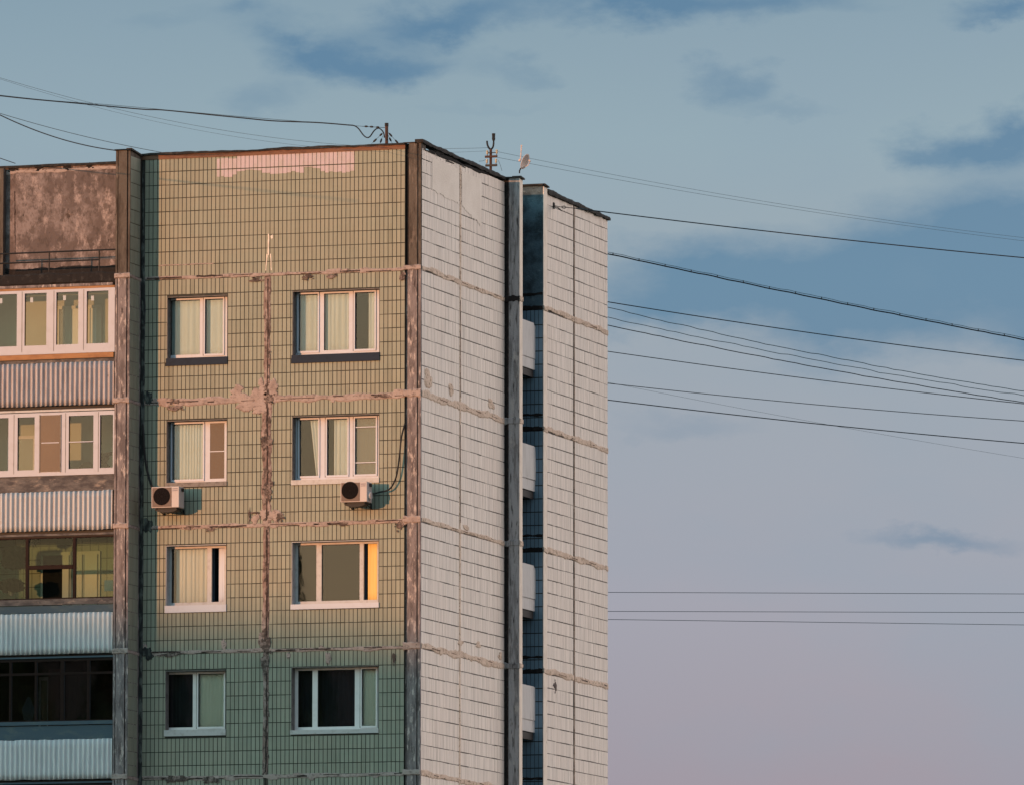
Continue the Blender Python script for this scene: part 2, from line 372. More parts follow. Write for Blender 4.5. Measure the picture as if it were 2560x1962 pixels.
# tiles
PW = .0994
def rows_front():
    out = []
    zs = [ROOF] + [26.0-.3025*j for j in range(8)] + [SEAM[0]+.02]
    for a, b in zip(zs, zs[1:]): out.append((b, a, 0))
    for k in range(5):
        s = SEAM[k]; zz = [s-.03] + [s-.38-.306*j for j in range(8)] + [s-2.8+.03]
        for a, b in zip(zz, zz[1:]): out.append((b, a, k+1))
    return out
def clip(rect, hs):
    x0, x1, z0, z1 = rect
    for hx0, hx1, hz0, hz1 in hs:
        if x0 < hx1 and x1 > hx0 and z0 < hz1 and z1 > hz0:
            ox = min(x1, hx1)-max(x0, hx0); oz = min(z1, hz1)-max(z0, hz0)
            if ox > .85*(x1-x0) and oz > .85*(z1-z0): return None
            if oz/(z1-z0) < ox/(x1-x0):
                if z1 > hz1: z0 = hz1
                else: z1 = hz0
            else:
                if x1 > hx1: x0 = hx1
                else: x1 = hx0
            if x1-x0 < .02 or z1-z0 < .02: return None
    return x0, x1, z0, z1
def tile_rel(w, h):
    b = .0016
    v = [(-w/2, 0, -h/2), (w/2, 0, -h/2), (w/2, 0, h/2), (-w/2, 0, h/2)]
    v = [(x*(1-2*b/w), 0, z*(1-2*b/h)) for x, y, z in v]
    v2 = [(-w/2, .009, -h/2), (w/2, .009, -h/2), (w/2, .009, h/2), (-w/2, .009, h/2)]
    return v+v2, [(0, 1, 2, 3), (0, 4, 5, 1), (1, 5, 6, 2), (2, 6, 7, 3), (3, 7, 4, 0)]
rest = MB(); singles = 0; tmesh = {}
ncol = int((XR-XL)/PW)
rng = random.Random(3)
for (z0, z1, pn) in rows_front():
    for c in range(ncol+1):
        x1 = XR - c*PW - .0070; x0 = max(XR - (c+1)*PW + .0070, XL+.08)
        if x1-x0 < .03: continue
        if pn > 0 and abs((x0+x1)/2-XV) < .07: continue
        gz = .0085 if rng.random() > .15 else .005
        q = clip((x0, x1, z0+gz, z1-gz), holes)
        if not q: continue
        a0, a1, b0, b1 = q
        dy = rng.uniform(-.0015, .0015)
        v, f = tile_rel(a1-a0, b1-b0); cx, cz = (a0+a1)/2, (b0+b1)/2
        if pn == 0 and 8 <= c < 46 and singles < 300 and z0 > SEAM[0]+.25:
            key = (round(a1-a0, 3), round(b1-b0, 2))
            if key not in tmesh:
                me = bpy.data.meshes.new('tile'); me.from_pydata(v, [], f); me.materials.append(tile_green); tmesh[key] = me
            o = bpy.data.objects.new('tile', tmesh[key]); COL.objects.link(o); o.parent = top_panel
            o.location = (cx, dy, cz); singles += 1
        else:
            rest.poly([(x+cx, y+dy, z+cz) for x, y, z in v], f)
rest.build('facade_tiles', tile_green, bld, kind='stuff')

# white tiled end walls
def rows_side(zlo=9.6):
    out = []; zs = [ROOF] + [SEAM[0]+.35+.302*j for j in range(7, -1, -1)] + [SEAM[0]+.03]
    for a, b in zip(zs, zs[1:]): out.append((b, a))
    for k in range(5):
        s = SEAM[k]; zz = [s-.03] + [s-.34-.302*j for j in range(8)] + [s-2.8+.03]
        for a, b in zip(zz, zz[1:]): out.append((b, a))
    return out
wt = MB()
def side_tiles(X, ya, yb, seams):
    n = int((yb-ya)/.1)
    for (z0, z1) in rows_side():
        for c in range(n+1):
            a = ya + .1*c + .0045; b = min(ya + .1*(c+1) - .0045, yb)
            if b-a < .03 or any(abs((a+b)/2-s) < .055 for s in seams): continue
            gz = (.0105 if n1d((a+b)*.55, z0*3.1) > -.12 else .0035) if rng.random() > .06 else .006
            dx = rng.uniform(-.002, .002); x = X + dx; z0_, z1_ = z0+gz, z1-gz
            bl = .0015
            p = [(x, a+bl, z0_+bl), (x, b-bl, z0_+bl), (x, b-bl, z1_-bl), (x, a+bl, z1_-bl), (x-.012, a, z0_), (x-.012, b, z0_), (x-.012, b, z1_), (x-.012, a, z1_)]
            wt.poly(p, [(0, 1, 2, 3), (0, 4, 5, 1), (1, 5, 6, 2), (2, 6, 7, 3), (3, 7, 4, 0)])
YV1 = 2.76; YV2 = 10.52
side_tiles(0, .03, Y1, [YV1]); side_tiles(.27, Y2b+.02, Y3, [YV2])
wt.build('end_wall_tiles', tile_white, bld, kind='stuff')
for X, ya, yv, yb in ((0, .0, YV1, Y1), (.27, Y2b, YV2, Y3)):
    for k in range(-1, 8):
        zt = ROOF if k < 0 else SEAM[0]-2.8*k; zb = SEAM[0]-2.8*(k+1)
        for a, b in ((ya, yv-.008), (yv+.008, yb)):
            y_a = a if a > 0 else .34
            box('wall_panel', X-.3, X-.009, a+(.0 if a > 0 else .0), b, max(zb+.008, 0), zt-.008, grout_white, bld)
sf = MB()
for z in SEAM: sf.box(-.22, -.03, .02, Y1, z-.02, z+.02); sf.box(.05, .24, Y2b, Y3, z-.02, z+.02)
sf.box(-.2, -.025, YV1-.02, YV1+.02, 0, ROOF); sf.box(.07, .245, YV2-.02, YV2+.02, 0, ROOF)
sf.build('seam_filler', crack, bld)

# mortar seams: uneven strips smeared over the joints
def strip(name, m, pts, width, plane='f', off=0.0, h=.014, seed=0, parent=bld, jag=.5, freq=6, step=.03):
    P = [Vector((a, b)) for a, b in pts]; v = []; L_ = sum((P[i+1]-P[i]).length for i in range(len(P)-1)); n = max(3, int(L_/step)); s = 0
    b = MB()
    def at(t):
        d = t*L_
        for i in range(len(P)-1):
            l = (P[i+1]-P[i]).length
            if d <= l or i == len(P)-2: return P[i]+(P[i+1]-P[i])*(d/l), (P[i+1]-P[i]).normalized()
            d -= l
    vs = []
    for i in range(n+1):
        t = i/n; p, d = at(t); nn = Vector((-d.y, d.x)); w = width(t) if callable(width) else width
        wa = w*(1 + jag*n1d(t*L_*freq, seed) + .45*jag*n1d(t*L_*freq*4.3, seed+5)); wb = w*(1 + jag*n1d(t*L_*freq, seed+11) + .45*jag*n1d(t*L_*freq*4.3, seed+17))
        hh = h*(1+.4*n1d(t*L_*9, seed+3))
        for q, z in ((p+nn*wa, 0), (p+nn*wa*.72, hh), (p-nn*wb*.72, hh), (p-nn*wb, 0)):
            vs.append((q.x, -off-z, q.y) if plane == 'f' else (off+z, q.x, q.y))
    fs = []
    for i in range(n):
        for j in range(3):
            a = i*4+j; q = (a, a+1, a+5, a+4); fs.append(q if plane == 'f' else q)
    b.poly(vs, fs); b.f.append((0, 1, 2, 3)); b.mi.append(0); e = n*4; b.f.append((e, e+1, e+2, e+3)); b.mi.append(0)
    return b.build(name, m, parent)
def blob(name, m, u, v, ru, rv, plane='f', off=0.0, h=.018, seed=0, rough=.55, parent=bld):
    n = 48; vs = []
    for k, (s_, hh) in enumerate(((1, 0), (.86, h), (.45, h*1.15))):
        for i in range(n):
            t = 2*math.pi*i/n; cx, cy = math.cos(t), math.sin(t)
            sm = .35 if plane == 's' else .8
            r_ = s_*(1+rough*(1.2*n1d(cx*1.1+seed, cy*1.1+seed)+.6*sm*n1d(cx*3+seed*2, cy*3)+.5*sm*n1d(cx*8-seed, cy*8)))
            a, c = u+ru*r_*cx, v+rv*r_*cy
            vs.append((a, -off-hh, c) if plane == 'f' else (off+hh, a, c))
    fs = [(k*n+i, k*n+(i+1) % n, (k+1)*n+(i+1) % n, (k+1)*n+i) for k in range(2) for i in range(n)] + [tuple(2*n+i for i in range(n))]
    b = MB().poly(vs, fs)
    if m is mould_soft or m is stain_dark:        # satellites of the mould spot
        rr = random.Random(int(seed*100)+5)
        for q in range(5):
            a0 = rr.uniform(0, 6.28); d = rr.uniform(.8, 1.5); uu, vv = u+ru*d*math.cos(a0), v+rv*d*math.sin(a0); k_ = rr.uniform(.15, .4); n2 = 9; p2 = []
            for i in range(n2):
                t = 2*math.pi*i/n2; r_ = k_*(1+.7*n1d(i*1.3, seed+q)); a, c = uu+ru*r_*math.cos(t), vv+rv*r_*math.sin(t)
                p2.append((a, -off-h*.8, c) if plane == 'f' else (off+h*.8, a, c))
            b.poly(p2, [tuple(range(n2))])
    return b.build(name, m, parent)
for k, z in enumerate(SEAM):
    wd = [.035, .075, .040, .035, .04, .04][k]
    strip('mortar_seam', mortar, [(XL+.1, z+.01), (XR, z)], wd, seed=k*7+1, freq=2.2, jag=.7)
    # open, mouldy stretches along the joint
    t = XL+.15; rr = random.Random(20+k)
    while t < XR-.2:
        l = rr.uniform(.15, .9); up = rr.uniform(-.02, .02)
        strip('crack', crack, [(t, z+up), (min(t+l, XR-.05), z+up)], rr.uniform(.006, .02), off=.0165, h=.004, seed=rr.random()*50, jag=.9, freq=5)
        t += l + rr.uniform(.05, .8 if k else 1.2)
for k, z in enumerate(SEAM[:5]):
    rr = random.Random(500+k)
    for j in range(9):
        x = rr.uniform(XL+.3, XR-.3)
        blob('mortar_smear', mortar, x, z+rr.uniform(-.03, .03), rr.uniform(.06, .26), rr.uniform(.025, [.05, .085, .05, .05, .06][k]), seed=k*13+j*1.7, h=.012, rough=.7)
# vertical seam
for k in range(4):
    a = SEAM[k]; b = SEAM[k+1]
    strip('mortar_seam', seam_brown, [(XV, a-.05), (XV+(0 if k < 2 else -.01), b+.05)], [.08, .115, .075, .065][k], seed=60+k, jag=.35, freq=2.5)
    strip('crack', crack, [(XV+.01, a-.1), (XV+.02, (a+b)/2), (XV+.005, b+.1)], [.012, .018, .020, .018][k], off=.0165, h=.005, seed=80+k, jag=.9, freq=4)
    rr = random.Random(90+k)
    for j in range(10 if k == 1 else 6):
        blob('mould_patch', mould_soft, XV+rr.uniform(-.06, .06), rr.uniform(b, a), rr.uniform(.015, .04), rr.uniform(.03, .09), off=.015, h=.004, seed=j+k*9.)
# repair patches on the green front
fx = lambda px, py: front(px, py)
for (px, py, wx, wz, s) in ((592, 988, 34, 22, 1), (620, 1010, 38, 26, 2), (655, 985, 34, 40, 3), (684, 975, 22, 40, 4), (650, 1020, 26, 30, 5), (596, 972, 17, 20, 6),
                            (652, 956, 10, 18, 22), (682, 960, 10, 18, 23),
                            (638, 1296, 16, 17, 7), (685, 1290, 24, 22, 8), (664, 1290, 16, 30, 9), (559, 1612, 9, 18, 10), (820, 1645, 10, 20, 12), (652, 1600, 7, 22, 13), (720, 1636, 8, 11, 14),
                            (1000, 978, 22, 10, 15), (1004, 1305, 18, 10, 16), (362, 1620, 9, 24, 17), (660, 1560, 8, 26, 18)):
    u, v = fx(px, py); blob('mortar_patch', mortar, u, v, .70*wx/108, .72*wz/113, seed=s*3.1, h=.016)
for (px, py, wx, wz, s) in ((437, 1004, 10, 5, 1), (770, 693, 12, 6, 2), (828, 692, 9, 6, 3), (640, 700, 16, 5, 4), (440, 1020, 16, 6, 5), (1000, 1313, 8, 11, 6), (985, 1645, 4, 12, 7), (1007, 692, 8, 10, 8),
                            (470, 1320, 10, 4, 9), (525, 1322, 12, 4, 10), (860, 1309, 10, 4, 11), (960, 990, 16, 4, 12), (440, 1945, 26, 8, 13), (530, 1948, 18, 7, 14), (665, 1615, 12, 24, 15), (663, 1650, 9, 26, 16), (425, 1636, 22, 5, 17), (675, 994, 12, 10, 18),
                            (624, 1290, 2, 16, 19), (636, 1281, 12, 2, 20), (700, 1291, 8, 10, 21), (668, 1225, 12, 20, 22), (662, 1104, 8, 16, 23), (672, 1102, 8, 10, 24)):
    u, v = fx(px, py); blob('mould_patch', mould_soft, u, v, wx/108, wz/113, off=.02, h=.005, seed=s*5.7)
strip('mortar_smear', mortar, [(XL+.42, 23.885), (-4.9, 23.89)], .011, h=.008, off=.0, seed=131, jag=.8, freq=6)
strip('mortar_smear', mortar_pale, [(-3.60, 24.5), (-3.60, 24.02)], .014, h=.006, seed=132, jag=.9, freq=9)
strip('mortar_smear', mortar_pale, [(-3.63, 24.05), (-3.66, 23.68)], .012, h=.006, seed=133, jag=.9, freq=9)
strip('mortar_smear', mortar_pale, [(-3.55, 24.05), (-3.53, 23.68)], .012, h=.006, seed=134, jag=.9, freq=9)
blob('mortar_smear', mortar_pale, -3.52, 24.43, .03, .05, h=.006, seed=4.)
# thin coat of pale pink paint brushed across two rows of tiles, ragged along its lower edge
pv = []; pf_ = []; pa, pb = -4.76, -1.60; cols = []
c = int((XR-pb)/PW)
while XR-c*PW > pa:
    x1 = XR-c*PW-.0055; x0 = x1-PW+.011
    t = (x0-pa)/(pb-pa)
    low = 25.86 - .05*n1d(c*.9, 4.) + (.10 if .12 < t < .3 or .62 < t < .74 else 0) - (.03 if t > .8 or t < .08 else 0) + .03*n1d(c*3.1, 9)
    cols.append((x0, x1, low)); c += 1
pm = MB()
for x0, x1, low in cols:
    for (za, zb) in ((26.012, min(26.285, 26.24 + .04*n1d(x0*4, 2.) if x0 < -4.45 else 26.285)), (low, 25.988)):
        xa = x0 if x0 > pa+.05 else x0+.02
        pm.poly([(xa, -.0035, za+.015*n1d(x0*9, 1.)*(za < 26)), (x1, -.0035, za+.015*n1d(x1*9, 1.)*(za < 26)), (x1, -.0035, zb), (xa, -.0035, zb), (xa, -.001, za), (x1, -.001, za), (x1, -.001, zb), (xa, -.001, zb)],
                [(0, 1, 2, 3), (0, 4, 5, 1), (1, 5, 6, 2), (2, 6, 7, 3), (3, 7, 4, 0)])
pm.build('paint_patch', pink_paint, bld)

# corner pier
for k in range(-1, 8):
    zt = ROOF+.11 if k < 0 else SEAM[0]-2.8*k; zb = max(SEAM[0]-2.8*(k+1), 0)
    mm = conc_top if k < 0 else conc
    w = .10 if k < 0 else .075
    b = MB(); b.box(XR, XR+w, .07, .3, zb, zt, stain_dark if k < 0 else mm)
    b.box(XR+w, -.092, -.03, .3, zb, zt, mm); b.box(-.092, -.062, .04, .3, zb, zt, crack); b.box(-.062, -.003, -.028, .3, zb, zt, mm)
    b.build('corner_pier', None, bld)
for k, z in enumerate(SEAM[:5]):
    strip('mortar_collar', mortar, [(XR-.02, z+.035), (-.0, z+.035)], [.05, .085, .075, .08, .06][k], off=.03, h=.02, seed=140+k, jag=.35, freq=8)
# the left fin: front, tiled right cheek
FX0, FX1, FY = -6.985, -6.625, -.72
fin_top = 26.42
for k in range(-1, 8):
    zt = fin_top if k < 0 else SEAM[0]-2.8*k; zb = max(SEAM[0]-2.8*(k+1), 0)
    mm = conc_top if k < 0 else conc
    b = MB(); b.box(FX0, FX0+.045, FY+.02, .3, zb, zt, mm); b.box(FX0+.045, FX0+.07, FY+.05, .3, zb, zt, crack)
    b.box(FX0+.07, FX1-.085, FY, .3, zb, zt, mm); b.box(FX1-.085, FX1-.06, FY+.05, .3, zb, zt, crack); b.box(FX1-.06, FX1-.009, FY+.012, .3, zb, zt, mm)
    b.build('fin_pier', None, bld)
for k, z in enumerate(SEAM[:5]):
    strip('mortar_collar', mortar, [(FX0-.01, z+.01), (FX1, z+.01)], .06, off=-FY, h=.022, seed=150+k, jag=.4, freq=8)
    strip('mortar_collar', mortar, [(FY, z), (-.02, z-.02)], .035, plane='s', off=FX1, h=.012, seed=160+k, jag=.5)
ft = MB()
for (z0, z1, pn) in rows_front():
    for c in range(6):
        a = FY+.03+c*.1; b_ = a+.092
        ft.poly([(FX1, a, z0+.009), (FX1, b_, z0+.009), (FX1, b_, z1-.009), (FX1, a, z1-.009), (FX1-.01, a, z0+.009), (FX1-.01, b_, z0+.009), (FX1-.01, b_, z1-.009), (FX1-.01, a, z1-.009)],
                [(0, 1, 2, 3), (0, 4, 5, 1), (1, 5, 6, 2), (2, 6, 7, 3), (3, 7, 4, 0)])
ft.build('fin_tiles', tile_green, bld, kind='stuff')
# mould running down the inner corner
strip('mould_streak', corner_mould, [(XL+.045, 26.2), (XL+.05, 24.4)], .022, off=0, h=.02, seed=170, jag=.7, freq=1.5)
strip('mould_streak', corner_mould, [(XL+.05, 24.5), (XL+.06, 22.8), (XL+.03, 9.6)], .042, off=0, h=.024, seed=171, jag=.55, freq=.9)
for k, z in enumerate(SEAM[1:4]): blob('mould_patch', corner_mould, XL+.20, z+.10-.05*k, .12, .15, h=.022, seed=33.+k*4)

# seams of the end walls
for k, z in enumerate(SEAM):
    wd = [.055, .075, .045, .075, .06, .05][k]
    strip('mortar_seam', mortar_tan, [(.02, z+.03), (Y1, z)], wd, plane='s', off=0.002, seed=200+k, freq=1.6, jag=.8)
    strip('mortar_seam', mortar_tan, [(Y2b, z+.05), (Y3, z)], .065, plane='s', off=.272, seed=220+k, freq=1.6, jag=.8)
    rr = random.Random(300+k)
    for (ya, yb, X) in ((.2, Y1, .002), (Y2b, Y3, .272)):
        t = ya + rr.uniform(.5, 2)
        while t < yb-.3:
            l = rr.uniform(.1, .6)
            strip('crack', rust_line if rr.random() < .6 else crack, [(t, z+.02), (min(t+l, yb-.05), z+.01)], rr.uniform(.004, .011), plane='s', off=X+.0165, h=.004, seed=rr.random()*40, jag=.9, freq=5)
            t += l + rr.uniform(.4, 1.8)
for k in range(-1, 5):
    zt = ROOF-.05 if k < 0 else SEAM[k]; zb = SEAM[k+1]
    strip('mortar_seam', mortar_tan, [(YV1, zt), (YV1, zb)], [.055, .05, .05, .06, .05, .05][k+1], plane='s', off=.002, h=.012, seed=240+k, jag=.25)
    if k in (0, 1): strip('crack', crack, [(YV1-.02, zt-.4), (YV1+.02, zb+.2)], .014, plane='s', off=.015, h=.004, seed=250+k, jag=.8)
    strip('mortar_seam', mortar_tan, [(YV2, zt), (YV2, zb)], .035, plane='s', off=.272, h=.010, seed=260+k, jag=.3)
    strip('crack', rust_line, [(YV2-.01, zt), (YV2, zb)], .020, plane='s', off=.284, h=.004, seed=270+k, jag=.6)
for (px, py, wx, wz, s) in ((1070, 945, 22, 45, 1), (1128, 975, 16, 30, 2), (1226, 1010, 16, 28, 3), (1250, 1640, 10, 22, 4), (1165, 1318, 14, 12, 5), (1150, 1605, 16, 14, 6), (1195, 1610, 12, 14, 7)):
    u, v = side(px, py); blob('mortar_patch', mortar_tan, u, v, wx/34.6/2, wz/113/2, plane='s', off=.002, seed=s*3.3, h=.014)
u, v = side(1388, 1715, .27); blob('mould_patch', mould_soft, u, v, .12, .10, plane='s', off=.272, h=.006, seed=8.)
# pale skim coat over the tiles near the top of the end wall
u0, v0 = side(1078, 385); 
def skim(pts, seed):
    b = MB(); vs = []; n = len(pts)
    for x in (.004, .009):
        for (u, v) in pts: vs.append((x, u, v))
    b.poly(vs, [tuple(range(n, 2*n))]+[(i, (i+1) % n, n+(i+1) % n, n+i) for i in range(n)]); b.build('render_patch', mortar_pale, bld)
def jag(y0, y1, za, zb, sd):
    n = 26; return [(y0+(y1-y0)*i/n, za+(zb-za)*i/n + .05*n1d(i*.55, sd)+.03*n1d(i*1.9, sd)) for i in range(n+1)]
skim([(.72, 26.18)]+jag(.72, 2.66, 25.45, 25.36, 1.)+[(2.66, 26.15)], 1)
skim([(2.86, 26.15)]+jag(2.86, 4.3, 25.34, 25.06, 7.)+[(4.3, 26.12)], 2)

# right pier, recess and second fin
for k in range(-1, 8):
    zt = ROOF+.08 if k < 0 else SEAM[0]-2.8*k; zb = max(SEAM[0]-2.8*(k+1), 0)
    b = MB(); b.box(-.2, .07, Y1+.03, YP-.01, zb, zt, stain_dark); b.box(.07, .105, Y1+.03, YP-.02, zb, zt, crack); b.box(.105, .352, Y1, YP-.01, zb, zt, conc_grey)
    b.build('side_pier', None, bld)
    box('pier_edge', .354, .366, Y1+.003, YP, zb+.01, zt-.01, edge_white, bld)
    b = MB(); b.box(-1.25, .292, Y2, Y2b-.01, zb, zt+(.0 if k >= 0 else .06), recess_mould_shade if k < 0 else grout_dark); b.build('recess_wall', None, bld)
    box('pier_edge', .294, .306, Y2+.003, Y2b, zb+.01, zt-.01+(0 if k >= 0 else .06), edge_white, bld)
for k, z in enumerate(SEAM[:5]):
    strip('mortar_collar', conc_grey if k else stain_dark, [(.0, z+.0), (.36, z+.0)], .07, off=-Y1, h=.02, seed=310+k, jag=.6, freq=8)
    strip('mortar_collar', mortar_tan, [(Y1, z), (YP, z)], .06, plane='s', off=.366, h=.02, seed=320+k, jag=.5)
    strip('mortar_collar', mortar_tan, [(Y2, z+.02), (Y2b, z)], .06, plane='s', off=.306, h=.02, seed=330+k, jag=.5)
    strip('mould_streak', stain_dark, [(-.9, z+.02), (.29, z+.02)], .05, off=-Y2, h=.02, seed=340+k, jag=.7)
    strip('mould_streak', stain_dark, [(-.9, z+.34), (.29, z+.34)], .03, off=-Y2+.008, h=.01, seed=350+k, jag=.9)
rt = MB()
for (z0, z1, pn) in rows_front():
    if pn == 0: continue
    for c in range(14):
        x1 = .285 - c*PW; x0 = x1-.086
        y = Y2-.010
        rt.poly([(x0, y, z0+.012), (x1, y, z0+.012), (x1, y, z1-.012), (x0, y, z1-.012), (x0, y+.01, z0+.012), (x1, y+.01, z0+.012), (x1, y+.01, z1-.012), (x0, y+.01, z1-.012)],
                [(0, 1, 2, 3), (0, 4, 5, 1), (1, 5, 6, 2), (2, 6, 7, 3), (3, 7, 4, 0)])
tile_shade_blue = mat('shade_tinted_tile', (.17, .26, .35), .6, [(1.3, (.12, .20, .28), .42, .62, .5)], island=.1)  # green tile recoloured blue, the shade of the recess put into its colour
rt.build('recess_tiles', tile_shade_blue, bld, kind='stuff')
box('recess_wall', -1.4, -1.2, YP, Y2, 0, ROOF, grout_dark, bld)
box('recess_wall', -1.4, -.3, YP-.2, YP-.012, 0, ROOF, grout_dark, bld)
# ribbed balcony fronts in the recess
ptops = [797, 1104, 1403, 1706]; pbots = [919.5, 1223, 1523, 1827]; pseam = [893, 1196, 1494, 1798]
for k in range(4):
    zt = side(1320, ptops[k]+6, .10)[1]; zb = side(1320, pbots[k], .10)[1]; zs = side(1320, pseam[k], .10)[1]
    rail = MB().box(-1.2, .06, YP, Y2, zb-.02, zb+.04).build('balcony_slab', stain_dark, bld)
    sp_ = MB(); ya, yb = YP-.0, Y2-.012; n = 120; bulge = [0, .03, .02, 0][k]
    for (za, z1_, off_) in ((zb, zs-.008, 0), (zs+.008, zt, .012)):
        v = []; nz = 10
        for j in range(nz+1):
            zz = za + (z1_-za)*j/nz
            for i in range(n+1):
                y = ya+(yb-ya)*i/n; tt = i/n
                rr_ = 0
                zc = zz
                if off_ and j == nz: zc = zz - (.10 if k in (0, 2) else .02)*max(0, (tt-.93)/.07)**2
                x = .095+off_+.007*math.sin(2*math.pi*y/.105) + bulge*math.sin(math.pi*(zz-zb)/(zt-zb))*(tt > .5)*(tt-.5)
                v.append((x, y, zc))
        f = [(j*(n+1)+i, j*(n+1)+i+1, (j+1)*(n+1)+i+1, (j+1)*(n+1)+i) for j in range(nz) for i in range(n)]
        sp_.poly(v, f)
    par = sp_.build('balcony_front', rib_white, bld)
    MB().box(.04, .085, YP, Y2-.012, zb, zt-.12).build('front_backing', rib_white, par)
    MB().box(-.02, .085, YP+.3, Y2-.05, zb-.18, zb-.022).build('slab_beam', black, rail)

# roof slab, caps and flashing
box('roof_slab', -14, -.31, .71, Y3-.32, ROOF-.35, ROOF-.1, bitumen, bld)
box('back_wall', -14, -.05, Y3-.3, Y3-.005, 0, ROOF, brick_m, bld)
def cap(pts, w, h, seed, amp=.03, name='roof_edge_felt', wav=1.3):
    P = [Vector(p) for p in pts]; b = MB(); vs = []; L_ = sum((P[i+1]-P[i]).length for i in range(len(P)-1)); n = max(4, int(L_/.12))
    for i in range(n+1):
        d = L_*i/n
        for j in range(len(P)-1):
            l = (P[j+1]-P[j]).length
            if d <= l or j == len(P)-2: p = P[j]+(P[j+1]-P[j])*(d/l); dr = (P[j+1]-P[j]).normalized(); break
            d -= l
        nn = Vector((dr.y, -dr.x, 0)); t = L_*i/n
        za = amp*n1d(t*wav, seed)+amp*.4*n1d(t*5, seed+2); zb_ = amp*.5*n1d(t*2.4, seed+9)+amp*.5*n1d(t*9, seed+5)
        ww = w*(1+.3*n1d(t*3, seed+7))
        for q in ((nn*ww, zb_), (nn*ww*1.05, h*.5+za*.5), (nn*ww*.6, h+za), (-nn*w*3, h+za), (-nn*w*3, 0)):
            vs.append((p.x+q[0].x, p.y+q[0].y, p.z+q[1]))
    m_ = 5
    fs = [(i*m_+j, i*m_+(j+1) % m_, (i+1)*m_+(j+1) % m_, (i+1)*m_+j) for i in range(n) for j in range(m_)]
    fs += [tuple(range(m_)), tuple(n*m_+j for j in range(m_))]
    b.poly(vs, fs); return b.build(name, bitumen, bld)
cap([(XL-.02, 0, ROOF+.075), (XR, 0, ROOF+.075)], .05, .055, 1., .03)
box('flashing', XL, XR, -.018, .2, ROOF-.015, ROOF+.085, rust_band, bld)
cap([(FX0-.02, FY, fin_top), (FX1+.02, FY, fin_top)], .03, .03, 2., .008)
cap([(FX1, FY, fin_top), (FX1, 0, fin_top-.06)], .035, .05, 3., .01)
cap([(XR-.03, -.03, ROOF+.11), (.02, -.03, ROOF+.11)], .02, .02, 4., .004)
cap([(0, -.03, ROOF+.09), (0, Y1, ROOF+.03)], .05, .09, 5., .045)
cap([(-.1, Y1, ROOF+.07), (.36, Y1, ROOF+.07)], .03, .035, 6., .01)
cap([(.36, Y1, ROOF+.07), (.36, YP, ROOF+.05)], .06, .05, 7., .01)
cap([(-1.4, Y2, ROOF+.15), (.30, Y2, ROOF+.15)], .04, .045, 8., .01)
cap([(.30, Y2, ROOF+.15), (.30, Y2b, ROOF+.13)], .07, .05, 9., .01)
cap([(.27, Y2b, ROOF-.0), (.27, Y3+.05, ROOF-.03)], .06, .10, 10., .04)
for (px, py, wx, wz, s) in ((1120, 390, 1.1, .05, 1), (1185, 415, .9, .045, 2), (1095, 372, .5, .04, 3)):
    u, v = side(px, py); blob('mould_patch', stain_dark, u, ROOF-.0, wx, wz, plane='s', off=.004, h=.008, seed=s*2.7, rough=.7)

